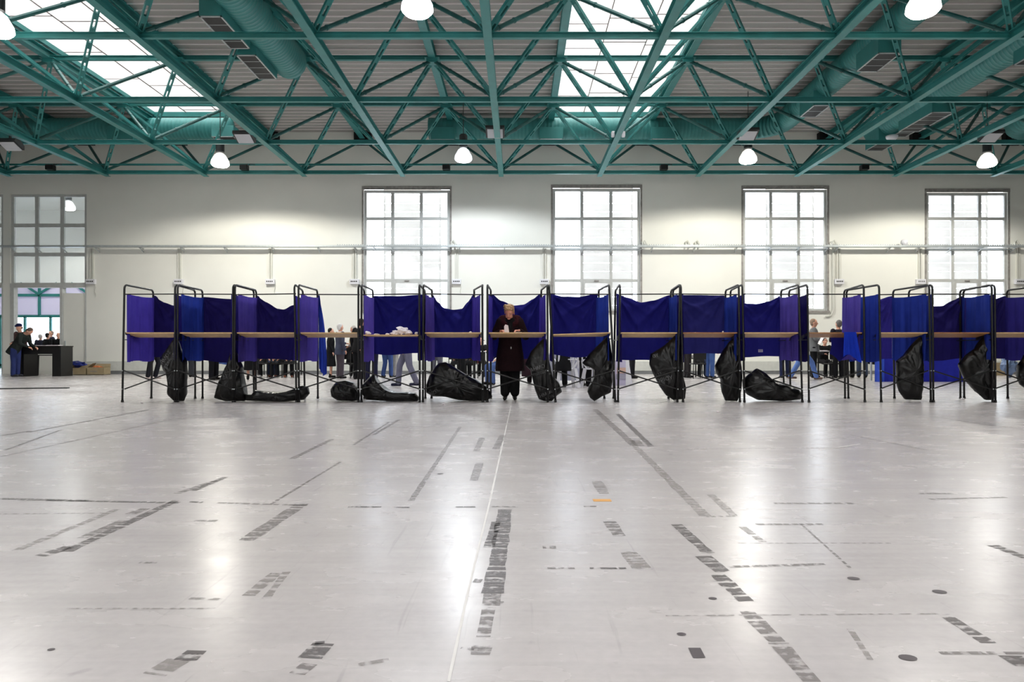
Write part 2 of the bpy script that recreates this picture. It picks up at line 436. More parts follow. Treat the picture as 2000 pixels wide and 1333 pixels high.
# next hall behind
mb = MB(); mb.box(XL, WX(240), WD+.31, YF+.5, 8.2, 8.4); struct(mb.build('ceiling_annex', M['wall']))
mb = MB(); mb.box(WX(240), WX(240)+.2, WD+.31, YF+.5, 0, 8.4); struct(mb.build('wall_annex', M['wall']))
mb = MB(); mb.box(XL, WX(240), YF-.06, YF+.3, Z_(560, YF), 8.2); struct(mb.build('wall_annex_far', M['wall']))
g = thing('window_9', 'teal-framed glazed front of the hall behind the doorway', None, (X_(70, YF), YF, 0)); g['kind'] = 'structure'
gx = lambda px: X_(px, YF); gz = lambda py: Z_(py, YF)
mb = MB()
for px in (-75, -22, 28, 77, 126, 176): mb.bar((gx(px), YF, gz(618)), (gx(px), YF, gz(560)), .10, .10)
for px in (-50, 2, 49, 99, 150): mb.bar((gx(px), YF, .1), (gx(px), YF, gz(618)), .10, .10)
for py in (577, 618): mb.bar((XL, YF, gz(py)), (WX(240), YF, gz(py)), .10, .14)
mb.bar((XL, YF, .1), (WX(240), YF, .1), .1, .2)
for c in (-22, 77, 176):
    for s_ in (-1, 1): mb.bar((gx(c), YF-.08, gz(575)), (gx(c+s_*40), YF, gz(550)), .1, .1)
mb.build('window_frame', M['teal'], g)
MB().box(XL, WX(240), YF+.06, YF+.07, gz(618), gz(560)).build('upper_pane', mat('opal_sheet', (226, 222, 240), .5, transl=.14), g)
MB().box(XL, WX(240), YF+.06, YF+.065, .1, gz(618)).build('lower_pane', M['pane_clear'], g)

# ================================================================== SPACE FRAME
ZBt, ZTp = H+6.30, H+7.98
RB = [10.3, 13.8, 17.3, 20.8, 24.3]
RT = [11.95, 15.4, 18.9, 22.4]
sf = thing('roof_space_frame', 'teal painted steel space frame of chords and diagonal struts under the roof', 'roof truss', (0, 17, ZBt), kind='structure')
proto = {}
def bpart(name, mb, m=None): return mb.build(name, m or M['teal'], sf)
NB = list(range(-6, 7))
for n in NB: bpart('lower_chord', MB().ibeam((BX(n), 6.8, ZBt), (BX(n), 24.5, ZBt), .17, .17))
for y in RB: bpart('cross_chord', MB().ibeam((BX(-7), y, ZBt+.02), (BX(7), y, ZBt+.02), .09, .12))
for n in range(-7, 7): bpart('upper_chord', MB().ibeam((TX(n), 8.0, ZTp+.1), (TX(n), 26.0, ZTp+.1), .20, .20))
for y in RT: bpart('purlin', MB().ibeam((TX(-8), y, ZTp+.06), (TX(7), y, ZTp+.06), .1, .12))
def slotted(mb, a, b):
    a = Vector(a); b = Vector(b); d = (b-a).normalized(); side = d.cross(Vector((0, 0, 1))).normalized()
    L = (b-a).length
    for s_ in (-1, 1): mb.bar(a+side*.042*s_, b+side*.042*s_, .03, .075)
    k = .15
    while k < L:
        mb.bar(a+d*(k-.09), a+d*(k+.09), .06, .06); k += .42
    return mb
for y in RT:
    cols = range(-4, 4) if y < 12 else range(-6, 6)
    for n in cols:
        t = Vector((TX(n), y, ZTp))
        yn = max(r for r in RB if r < y); yf = min(r for r in RB if r > y)
        for s_ in (0, 1):
            x = BX(n+s_)
            if y > 12:
                b = Vector((x, yn, ZBt+.08)); mb = MB().cyl(t, b, .046, 8); dd = (b-t)
                for q in (.12, .3, .7, .88): mb.cyl(t+dd*(q-.008), t+dd*(q+.008), .058, 8)
                bpart('tube_brace', mb, M['teal_shade'])
            bpart('slotted_brace', slotted(MB(), t, (x, yf, ZBt+.08)))
        mb = MB(); mb.box(t.x-.15, t.x+.15, y-.15, y+.15, ZTp-.10, ZTp+.02); mb.box(t.x-.2, t.x+.2, y-.2, y+.2, ZTp+.0, ZTp+.02)
        if y > 12: bpart('node_plate', mb)
for n in range(-6, 6):
    for s_ in (0, 1):
        b = Vector((BX(n+s_), 24.3, ZBt+.08)); t = Vector((TX(n), 26.0, ZTp)); bpart('tube_brace', MB().cyl(t, b, .046, 8), M['teal_shade'])
for n in NB:
    for y in RB[1:]:
        mb = MB(); x = BX(n)
        mb.prism((x-.012, y, ZBt+.08), (x+.012, y, ZBt+.08), [(-.16, 0), (.16, 0), (.09, .17), (-.09, .17)]); mb.prism((x, y-.012, ZBt+.08), (x, y+.012, ZBt+.08), [(-.14, 0), (.14, 0), (.08, .15), (-.08, .15)])
        bpart('gusset', mb)
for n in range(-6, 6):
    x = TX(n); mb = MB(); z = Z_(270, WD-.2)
    mb.box(x-.32, x+.32, WD-.24, WD-.001, z-.22, z+.22); bpart('bearing_pocket', mb, M['void'])  # near-black box: shade of the wall opening put into its colour
# rail in front of the wall, carried by the last chord row
rl = thing('strut_rail', 'teal perforated steel rail running across the hall just above the last cross chord', 'rail', (0, 24.4, Z_(322, 24.4)))
mb = MB(); zr = Z_(321.5, 24.4); mb.bar((BX(-6), 24.42, zr), (BX(7), 24.42, zr), .06, .06); mb.build('rail', M['teal'], rl)
for n in NB: MB().box(BX(n)-.02, BX(n)+.02, 24.39, 24.43, ZBt+.05, zr).build('hanger', M['teal'], rl)

# ================================================================== DUCTS
def duct_ribs(pts, r, step=.125):
    out = []
    for a, b in zip(pts[:-1], pts[1:]):
        a = Vector(a); b = Vector(b); L = (b-a).length; n = max(1, int(L/step))
        for k in range(n): out.append(a+(b-a)*k/n)
    out.append(Vector(pts[-1])); P_, R_ = [], []
    for i, p in enumerate(out):
        P_.append(p); R_.append(r)
        if i < len(out)-1:
            q = out[i+1]; P_.append(p.lerp(q, .86)); R_.append(r); P_.append(p.lerp(q, .93)); R_.append(r*1.014)
    return P_, R_
def duct(label, pts, r, boxes, m=None):
    e = thing('ventilation_duct', label, 'duct', pts[0])
    P_, R_ = duct_ribs(pts, r)
    MB().tube(P_, r, 22, R_).build('duct_pipe', m or M['teal_duct'], e, smooth=True)
    for (x0, x1, y0, y1, zt, zb, front) in boxes:
        bx = MB().box(x0, x1, y0, y1, zb, zt).build('diffuser_box', m or M['teal_duct'], e, bevel=.008)
        mb = MB(); mb.box(x0+.04, x1-.04, y0+.04, y1-.04, zb-.012, zb+.002)
        mb.build('grille', M['grille'], bx)
        mb = MB(); t = .035
        mb.box(x0, x1, y0, y0+t, zb-.02, zb); mb.box(x0, x1, y1-t, y1, zb-.02, zb); mb.box(x0, x0+t, y0, y1, zb-.02, zb); mb.box(x1-t, x1, y0, y1, zb-.02, zb)
        ny = max(1, int((y1-y0)/.35))
        for k in range(1, ny): mb.box(x0, x1, y0+(y1-y0)*k/ny-.008, y0+(y1-y0)*k/ny+.008, zb-.016, zb)
        mb.build('grille_frame', M['galv'], bx)
    return e
zd = Z_(256, 24.3)
DY = 24.05
duct('teal spiral duct along the far wall at the upper left', [(X_(-260, DY), DY, zd), (X_(452, DY), DY, zd)], .36,
     [(X_(225, DY), X_(275, DY), DY-.5, DY-.05, zd-.05, zd-.52, 1), (X_(425, DY), X_(468, DY), DY-.5, DY-.05, zd-.05, zd-.42, 1)])
xk = 8.95
arc = [(xk-1.0+1.0*math.sin(a), DY-1.0+1.0*math.cos(a), zd) for a in [PI/2*k/8 for k in range(9)]]
duct('long teal spiral duct bending from the far wall toward the top right', [(X_(838, DY), DY, zd)]+arc+[(xk, 10.5, zd)], .36,
     [(X_(845, DY), X_(890, DY), DY-.5, DY-.05, zd-.1, zd-.52, 1), (X_(1053, DY), X_(1098, DY), DY-.5, DY-.05, zd-.1, zd-.5, 1), (X_(1267, DY), X_(1312, DY), DY-.5, DY-.05, zd-.1, zd-.5, 1),
      (8.6, 9.15, 16.5, 17.6, zd-.2, zd-.62, 0), (8.55, 9.05, 20.0, 21.0, zd-.2, zd-.62, 0)])
duct('teal spiral duct ending in boxes at the right, near the fourth window', [(12.35, 24.0, zd-.15), (12.35, 10.5, zd-.15)], .38,
     [(12.1, 12.75, 20.2, 22.0, zd-.3, zd-.75, 0), (12.1, 12.75, 15.2, 16.9, zd-.3, zd-.75, 0), (12.0, 12.6, 23.0, 23.9, zd-.3, zd-.8, 0), (12.4, 12.9, 22.2, 23.0, zd-.3, zd-.6, 0)])
xk = 16.9
arc = [(xk+1.0-1.0*math.sin(a), DY-1.0+1.0*math.cos(a), zd) for a in [PI/2*k/8 for k in range(9)]]
duct('teal spiral duct at the far right edge, bending to the side', [(21.5, DY, zd)]+arc+[(xk, 14, zd)], .40, [])
e = duct('short capped teal spiral duct with two long grilles at the top left', [(-6.0, 18.2, H+7.62), (-6.0, 10.5, H+7.62)], .43,
     [(-6.70, -6.22, 14.5, 16.05, H+7.5, H+7.06, 0), (-6.70, -6.22, 16.4, 17.85, H+7.5, H+7.06, 0)])
MB().cyl((-6.05, 13.9, H+7.62), (-6.05, 13.3, H+7.62), .52, 24).build('collar', M['teal_duct'], e, smooth=False)

# ================================================================== LAMPS
def highbay(px, py, D, col, label, X=None, Z=None, power=1.0, vis=True):
    x = X_(px, D) if X is None else X; z = Z_(py, D) if Z is None else Z
    e = thing('high_bay_lamp', label, 'lamp', (x, D, z), 'high bay lamps under the space frame')
    MB().lathe((x, D, z), [(.27, .0), (.285, .02), (.27, .12), (.17, .30), (.10, .36), (.05, .38)], 24).build('shade', mat('glowing_prismatic_shade', (210, 214, 220), .25, emit=col, estr=(5.0 if D < 14 else 1.2)), e, smooth=True)
    MB().lathe((x, D, z), [(.09, .38), (.13, .40), (.13, .76), (.10, .80), (.02, .82)], 16).build('ballast_housing', M['lampbody'], e)
    top = ZC+.1 if D < WD else 8.2
    MB().cyl((x, D, z+.80), (x, D, top), .012, 6).build('hanger_rod', M['lampbody'], e)
    mm = mat('lamp_glow', (255, 255, 255), .5, emit=col, estr=30)
    MB().lathe((x, D, z), [(.265, -.005), (.22, -.05), (.12, -.075), (.01, -.08)], 24).build('lens', mm, e, smooth=True)
    ld = bpy.data.lights.new('high_bay_light', 'SPOT'); ld.energy = LAMP_W*power; ld.color = col; ld.shadow_soft_size = .24
    ld.spot_size = math.radians(162); ld.spot_blend = .22
    lo = bpy.data.objects.new('high_bay_light', ld); COL.objects.link(lo); lo.parent = e; lo.location = (0, 0, -.12); lo.rotation_euler = (math.radians(4.5) if 20 < D < WD else 0, 0, 0)
    return e
WARM = (1.0, .96, .86); COOL = (.90, .95, 1.0); NEU = (1.0, .98, .92)
highbay(430, 322, 22.0, WARM, 'glowing bell-shaped lamp hanging at upper left, right of the long wall duct', power=1.7)
highbay(905, 312, 22.0, COOL, 'cool white bell-shaped lamp hanging below the capped start of the long duct', power=1.7)
highbay(1461, 315, 22.0, WARM, 'warm bell-shaped lamp hanging below the duct bend', power=1.7)
highbay(1928, 322, 22.0, WARM, 'warm bell-shaped lamp hanging near the right edge of the hall', power=1.7)
highbay(815, 22, 12.2, COOL, 'dazzling near lamp at the top, left of the centre roof light', power=.7)
highbay(1803, 22, 12.2, NEU, 'dazzling near lamp at the top right corner beside the duct', power=.7)
highbay(-6, 62, 13.0, NEU, 'near lamp cut off by the left edge of the photo')
for y in (2.0, -8.0, -17.0):
    for x in (-18, -9.5, -1.8, 7.1, 15.5):
        highbay(0, 0, y, NEU, 'bell-shaped lamp hanging behind the camera', X=x, Z=H+5.95, power=.3)

highbay(134, 408, 31.5, NEU, 'lamp added to light the next hall, seen through the upper left window', power=1.6)  # lamp added to brighten the next hall, set at the glow in the pane
# floodlights clamped on the lower chords
for i, (px, py, D, lb) in enumerate([(20, 285, 19.9, 'grey rectangular floodlight at the left edge under the wall duct'), (477, 270, 19.9, 'grey rectangular floodlight right of the left warm lamp'),
        (967, 260, 19.9, 'grey rectangular floodlight on the chord above the cool lamp, near the centre'), (1461, 264, 19.9, 'grey rectangular floodlight on the chord above the warm lamp by the duct bend'), (1936, 268, 19.9, 'grey rectangular floodlight at the right edge')]):
    p = P(px, py, D); e = thing('floodlight', lb, 'floodlight', p, 'rectangular floodlights on the chords')
    MB().prism(p+Vector((-.27, 0, .03)), p+Vector((.27, 0, .03)), [(-.2, -.10), (.2, .06), (.17, .14), (-.05, .14), (-.2, .02)]).build('housing', M['lampbody'], e)
    MB().prism(p+Vector((-.22, 0, .0)), p+Vector((.22, 0, .0)), [(-.17, -.075), (.17, .06), (.17, .05), (-.17, -.10)][::-1]).build('glass', M['lampshade'], e)
    MB().box(p.x-.02, p.x+.02, p.y-.03, p.y+.03, p.z+.05, max(p.z+.16, ZBt)).build('bracket', M['lampbody'], e)
for i, (px, lb) in enumerate([(100, 'at the left end'), (478, 'right of the leftmost warm lamp'), (872, 'left of the cool lamp'), (1296, 'between the cool lamp and the duct bend'), (1687, 'between the two warm lamps on the right')]):
    p = P(px, 326, 24.2); e = thing('rail_spotlight', 'small black spotlight clamped under the rail %s' % lb, 'spotlight', p, 'small black spotlights on the rail')
    MB().box(p.x-.13, p.x+.13, p.y-.15, p.y+.08, p.z-.13, p.z+.05).build('housing', M['black'], e, bevel=.02)
    MB().cyl((p.x+.05, p.y, p.z+.05), (p.x+.05, p.y+.1, zr-.02), .02, 6).build('clamp', M['black'], e)
    MB().tube([p+Vector((.1, 0, .02)), p+Vector((.2, 0, .1)), p+Vector((.32, .1, .10))], .012, 6).build('cord', M['black'], e)
p = P(1742, 268, 22.6); MBx = MB().lathe(p, [(.04, -.14), (.10, -.12), (.18, -.02), (.19, .04), (.05, .08)], 18)
tag(MBx.build('loudspeaker', M['white_pl'], smooth=True, loc=p), 'small white dome loudspeaker hanging beside the ducts on the right', 'speaker')
p = P(1207, 262, 20.2); e = thing('wifi_antenna', 'white twin-armed antenna clamped on the chord right of centre', 'antenna', p)
MB().box(p.x-.2, p.x-.1, p.y-.1, p.y+.02, p.z-.1, p.z+.06).box(p.x+.1, p.x+.2, p.y-.1, p.y+.02, p.z-.1, p.z+.06).build('antenna_box', M['white_pl'], e, bevel=.02)
MB().bar(p+Vector((-.16, 0, .02)), p+Vector((.16, 0, .02)), .03, .03).build('bracket', M['galv'], e)

# ================================================================== FAR WALL FITTINGS
TD = WD-.32; tz = Z_(482.5, TD)
tr_ = thing('cable_tray', 'perforated galvanised cable tray running the length of the far wall', 'cable tray', (0, TD, tz))
mb = MB(); mb.box(XL, XR, TD-.1, TD+.12, tz-.012, tz); mb.box(XL, XR, TD-.1, TD-.095, tz, tz+.05); mb.box(XL, XR, TD+.115, TD+.12, tz, tz+.05)
mb.build('tray', M['galv'], tr_)
mb = MB(); x = X_(660, TD)
while x < XR-4:
    mb.box(x, x+.035, TD-.102, TD-.094, tz+.05, tz+.085); x += .085
mb.build('tray_teeth', M['galv'], tr_)['kind'] = 'stuff'
for px in (20, 70, 120, 185, 272, 352, 437, 530, 620, 692, 730, 765, 822, 878, 897, 985, 1062, 1138, 1195, 1250, 1275, 1358, 1440, 1506, 1562, 1618, 1637, 1740, 1797, 1860, 1920, 1985):
    mb = MB(); x = X_(px, TD); mb.prism((x-.012, WD, tz), (x+.012, WD, tz), [(-0.0, -.012), (.42, -.012), (0, -.12)] if False else [(.0, -.012), (.42, -.012), (.0, -.13)], up=(0, 0, 1))
    mb2 = MB(); i = 0
    mb2.bar((x, TD-.08, tz-.025), (x, WD-.002, tz-.025), .03, .02); mb2.bar((x, TD+.02, tz-.03), (x, WD-.004, tz-.16), .025, .02)
    mb2.build('bracket', M['galv'], tr_)
# thin pipe under the tray across each window
for k, (a, b, t) in enumerate(wins):
    zz = WZ(488); mb = MB().cyl((WX(a)-.05, WD-.08, zz), (WX(b)+.05, WD-.08, zz), .022, 8)
    tag(mb.build('window_pipe', M['galv'], loc=(WX((a+b)/2), WD-.08, zz)), 'thin grey pipe crossing the tall window %s' % ['left of the centre booths', 'behind the woman voting', 'right of centre', 'at the far right'][k], 'pipe', 'pipes across the tall windows')
for i, (px, lb) in enumerate([(180, 'near the left doorway, with hanging wires'), (351, 'above the second booth from the left'), (529, 'above the third booth from the left'), (693, 'left of the first tall window'),
        (892, 'right of the first tall window'), (1063, 'left of the window behind the woman'), (1637, 'right of the third tall window'), (1796, 'left of the last tall window, with grey cover'), (1988, 'right of the last tall window')]):
    x = WX(px); e = thing('socket_box', 'white socket box on its conduit %s' % lb, 'socket box', (x, WD-.06, WZ(552)), 'socket boxes on the far wall')
    MB().box(x-.17, x+.17, WD-.14, WD, WZ(556), WZ(546)).build('box', M['white_pl'], e, bevel=.015)
    mb = MB()
    for k in range(4): mb.box(x-.12+k*.065, x-.08+k*.065, WD-.146, WD-.139, WZ(552)+.0, WZ(552)+.05)
    mb.build('socket', M['grille'] if i != 7 else M['base_grey'], e)
    MB().box(x-.07, x-.015, WD-.05, WD, WZ(546), tz-.01).box(x+.015, x+.07, WD-.05, WD, WZ(546), tz-.01).build('conduit', M['conduit'], e)
    if i in (0, 1, 2, 4, 7):
        mb = MB().tube([(x+.14, WD-.05, WZ(556)+.02), (x+.17, WD-.05, WZ(562)), (x+.13, WD-.04, WZ(570)), (x+.18, WD-.04, WZ(576)), (x+.15, WD-.04, WZ(582 if i == 0 else 575))], .012, 6); mb.build('loose_wire', M['conduit'], e)
for i, (px, lb) in enumerate([(885, 'beside the first tall window'), (1257, 'beside the window behind the woman'), (1341, 'left of the third window'), (1360, 'nearest to the third window on its left'), (1626, 'just right of the third window'), (1981, 'at the right edge')]):
    x = WX(px); z = tz; mb = MB().tube([(x-.05, WD-.12, z), (x-.06, WD-.10, z+.22), (x+.02, WD-.1, z+.28), (x+.09, WD-.1, z+.15), (x+.07, WD-.1, z)], .03, 8)
    tag(mb.build('conduit_loop', M['conduit'], smooth=True, loc=(x, WD-.1, z)), 'pale conduit looping up from the cable tray %s' % lb, 'conduit', 'conduit loops on the tray')
mb = MB().tube([(WX(1626), WD-.05, tz), (WX(1627), WD-.05, WZ(605)), (WX(1622), WD-.05, WZ(617)), (WX(1612), WD-.05, WZ(619))], .035, 8)
tag(mb.build('wall_pipe', M['conduit'], smooth=True, loc=(WX(1626), WD-.05, tz)), 'pale pipe running down beside the third tall window', 'pipe')
p = P(1766, 474, TD-.02)
tag(MB().ell(p, (.13, .13, .13), n=18, m=12).build('ball', M['white_pl'], smooth=True, loc=p), 'small white ball lodged on the cable tray', 'ball')

# ================================================================== FLOOR MARKS (worn tape on the screed, part of the floor)
marks = {'res_d': [], 'res_m': [], 'res_f': [], 'res_w': []}
def strip(k, a, b, w_, x0=None):
    marks[k].append((FL(*a), FL(*b), w_))
for a, b, w_ in [((0, 975), (170, 979), .05), ((85, 978), (350, 983), .035), ((75, 1088), (140, 1068), .06), ((130, 1078), (345, 978), .055), ((375, 960), (440, 933), .045),
      ((986, 996), (975, 1080), .075), ((975, 1080), (962, 1160), .075), ((969, 1020), (955, 1070), .045), ((1206, 809), (1272, 873), .06), ((1321, 1025), (1383, 1081), .055), ((1373, 1087), (1412, 1118), .065), ((1402, 1124), (1458, 1176), .065),
      ((680, 991), (745, 991), .03), ((770, 992), (800, 992), .03), ((890, 991), (930, 991), .03), ((1152, 1111), (1223, 1111), .022), ((605, 1287), (632, 1258), .075), ((360, 1292), (385, 1272), .06), ((1843, 1201), (1931, 1257), .05), ((1972, 1282), (2003, 1303), .06),
      ((1939, 1066), (2005, 1091), .05), ((370, 981), (396, 982), .035), ((614, 1258), (634, 1256), .02), ((1798, 965), (1860, 965), .03), ((0, 852), (60, 842), .05), ((55, 845), (290, 801), .05), ((120, 840), (10, 880), .03)]: strip('res_d', a, b, w_)
for a, b, w_ in [((425, 983), (600, 988), .03), ((960, 990), (1012, 991), .03), ((255, 1005), (285, 994), .06), ((160, 1052), (240, 1018), .05), ((345, 965), (420, 940), .05), ((480, 1057), (590, 985), .08), ((530, 985), (665, 903), .02), ((570, 897), (650, 858), .05),
      ((803, 979), (899, 834), .035), ((1458, 1195), (1520, 1257), .055), ((1520, 1257), (1586, 1333), .055), ((1512, 984), (1669, 984), .04), ((1815, 976), (1968, 972), .035), ((1476, 1025), (1607, 1025), .03), ((1424, 1108), (1611, 1103), .025), ((1835, 1277), (2003, 1277), .018),
      ((962, 1160), (959, 1184), .06), ((955, 1187), (944, 1245), .05), ((942, 1262), (938, 1280), .06), ((900, 1267), (926, 1270), .014), ((930, 882), (942, 855), .06), ((968, 878), (982, 850), .07), ((925, 940), (937, 905), .06), ((1162, 800), (1239, 871), .08), ((1239, 860), (1250, 872), .1), ((1190, 1019), (1210, 1048), .07),
      ((1060, 1070), (1086, 1070), .04), ((1069, 1111), (1123, 1111), .02), ((925, 1135), (941, 1136), .045), ((960, 1178), (984, 1178), .018), ((0, 893), (325, 822), .03), ((580, 1318), (605, 1298), .05), ((1565, 1025), (1660, 1110), .012), ((1140, 990), (1168, 990), .03),
      ((380, 1018), (425, 1018), .03), ((272, 1100), (310, 1100), .02), ((880, 823), (1170, 822), .04), ((1300, 838), (1810, 832), .02), ((1340, 878), (1660, 875), .02), ((1660, 850), (1810, 880), .03), ((1820, 815), (2000, 840), .03), ((730, 850), (780, 820), .04), ((690, 870), (760, 825), .03)]: strip('res_m', a, b, w_)
for a, b, w_ in [((30, 1077), (105, 1046), .05), ((105, 1046), (230, 995), .04), ((485, 1165), (540, 1120), .05), ((520, 1170), (560, 1118), .03), ((1239, 871), (1379, 1010), .06), ((1387, 966), (1433, 1008), .05), ((1379, 1010), (1441, 1009), .03), ((1225, 1077), (1256, 1114), .07),
      ((130, 1190), (420, 1190), .012), ((370, 1170), (440, 1172), .02), ((1440, 1062), (1740, 1062), .012), ((1300, 1204), (1840, 1200), .01), ((1180, 965), (1165, 940), .07), ((0, 1005), (220, 1003), .015), ((700, 1300), (760, 1290), .02), ((1450, 1030), (1490, 1060), .04), ((300, 1320), (350, 1290), .08), ((1660, 1230), (1700, 1290), .02)]: strip('res_f', a, b, w_)
for a, b, w_ in [((998, 793), (957, 979), .012), ((957, 979), (915, 1153), .010), ((915, 1153), (876, 1333), .009), ((0, 775), (155, 769), .09), ((605, 782), (665, 777), .07), ((750, 770), (800, 765), .07), ((1260, 792), (1310, 783), .06), ((1600, 880), (1680, 868), .02)]: strip('res_w', a, b, w_)
for key, L in marks.items():
    mb = MB(); uvs = []
    for a, b, w_ in L:
        d = (b-a); l_ = d.length; n = Vector((-d.y, d.x, 0)).normalized()*w_/2; zz = Vector((0, 0, .0012))
        nseg = max(1, int(l_/.08)); j0 = [random.uniform(.8, 1.1) for _ in range(nseg+1)]; off = random.random()*50
        for k in range(nseg):
            p, q = a+d*(k/nseg), a+d*((k+1)/nseg)
            mb.quad(p-n*j0[k]+zz, q-n*j0[k+1]+zz, q+n*j0[k+1]+zz, p+n*j0[k]+zz)
            uvs += [(off+l_*k/nseg, 0), (off+l_*(k+1)/nseg, 0), (off+l_*(k+1)/nseg, 1), (off+l_*k/nseg, 1)]
    o = mb.build('floor_marking', M[key], floor)
    ul = o.data.uv_layers.new(name='UVMap')
    for i, u in enumerate(uvs): ul.data[i].uv = u
mb = MB()
for px, py, r in [(1667, 1131, .022), (1835, 1157, .024), (1331, 1240, .014), (1773, 1286, .024), (1392, 1170, .014), (100, 1270, .01), (860, 926, .02), (1310, 888, .02)]:
    c = FL(px, py)+Vector((0, 0, .0015)); i = len(mb.v)
    for k in range(14): mb.v.append((c.x+r*math.cos(2*PI*k/14), c.y+r*.8*math.sin(2*PI*k/14), c.z))
    mb.f.append(tuple(range(i, i+14)))
a, b, c, d = FL(1344, 1267), FL(1368, 1267), FL(1378, 1286), FL(1354, 1287)
zz = Vector((0, 0, .0015)); mb.quad(a+zz, d+zz, c+zz, b+zz)
mb.build('floor_stain', mat('dark_spot', (74, 66, 70), .5), floor)
c = FL(1176, 978); MB().box(c.x-.05, c.x+.05, c.y-.03, c.y+.03, .0, .0014).build('floor_stain', M['orange'], floor)

# ================================================================== VOTING BOOTHS
D0 = 11.40; DEP = .90; D1 = D0+DEP
def interp(prof, u):
    for (a, za), (b, zb) in zip(prof[:-1], prof[1:]):
        if u <= b:
            t = (u-a)/(b-a+1e-9); t = t*t*(3-2*t)*.5+t*.5; return za+(zb-za)*t
    return prof[-1][1]
def frame_side(xt, xb, rear_px_off=0.0, lean=0):
    # inverted U of black tube: front leg, rounded top, rear leg
    zt_ = 1.94; r = .017; c = .07
    F0 = Vector((xb, D0, 0)); F1 = Vector((xt, D0, zt_)); R1 = Vector((xt+rear_px_off, D1, zt_-.01)); R0 = Vector((xb+rear_px_off+lean, D1, 0))
    pts = [F0, F0.lerp(F1, .5), F1-Vector((0, 0, c))]
    for a in (PI/8, PI/4, 3*PI/8): pts.append(F1+Vector((0, c-c*math.cos(a), -c+c*math.sin(a))))
    pts.append(F1+Vector((0, c, 0))); pts.append(R1-Vector((0, c, 0)))
    for a in (PI/8, PI/4, 3*PI/8): pts.append(R1+Vector((0, -c+c*math.sin(a), -c+c*math.cos(a))))
    pts.append(R1-Vector((0, 0, c))); pts.append(R0)
    mb = MB().tube(pts, r, 8)
    return mb, F0, R0
def cloth_side(x0, x1, ztop, zbot, seed, inset=.03, amp=.02, sag=.02):
    rnd = random.Random(seed); ph = [rnd.random()*6 for _ in range(5)]; fr = [rnd.uniform(14, 22), rnd.uniform(28, 44), rnd.uniform(60, 80)]
    def fn(u, v):
        y = D0+inset+(DEP-inset*1.2)*u; z0 = ztop-.0*u-sag*math.sin(PI*u); z = z0+(zbot-z0)*v-.01*math.sin(9*u+ph[3])*v
        x = x0+(x1-x0)*u+(amp*math.sin(fr[0]*u+ph[0])+amp*.6*math.sin(fr[1]*u+ph[1]+v*.8)+amp*.25*math.sin(fr[2]*u+ph[2]))*(.4+.6*v)
        return (x, y, z)
    return MB().grid(fn, 60, 24)
def cloth_back(xa, xb, prof, zbot, seed, y=D1, amp=.055):
    rnd = random.Random(seed); ph = [rnd.random()*6 for _ in range(6)]
    zmax = max(p[1] for p in prof)
    def fn(u, v):
        zt_ = interp(prof, u); zb = zbot[0]+(zbot[1]-zbot[0])*u+.012*math.sin(7*u+ph[0])-.02*math.sin(PI*u)
        z = zt_+(zb-zt_)*v; x = xa+(xb-xa)*u
        sagd = (zmax-zt_)
        # folds run from the two hung corners into the sag
        dl = math.hypot(u*(xb-xa), (zmax-z)); dr = math.hypot((1-u)*(xb-xa), (zmax-z))
        al = math.atan2(zmax-z, u*(xb-xa)+.02); ar = math.atan2(zmax-z, (1-u)*(xb-xa)+.02)
        f = math.sin(al*13+ph[1])*math.exp(-dl*1.1)+math.sin(ar*13+ph[2])*math.exp(-dr*1.1)
        f2 = math.sin(al*31+ph[3])*math.exp(-dl*1.8)+math.sin(ar*29+ph[4])*math.exp(-dr*1.8)
        nn = noise.noise(Vector((x*3+seed, z*2.2, seed*1.7)))
        yy = y+amp*(.75*f+.4*f2+.7*nn+.35*noise.noise(Vector((x*14+seed, z*3, 4.4))))*(min(1, u*12))*(min(1, (1-u)*12))+.05*sagd*math.sin(PI*v)
        x += .015*nn*math.sin(PI*u)
        return (x, yy, z)
    return MB().grid(fn, 72, 44)
zb1 = lambda py: Z_(py, D1)
zf1 = lambda py: Z_(py, D0)
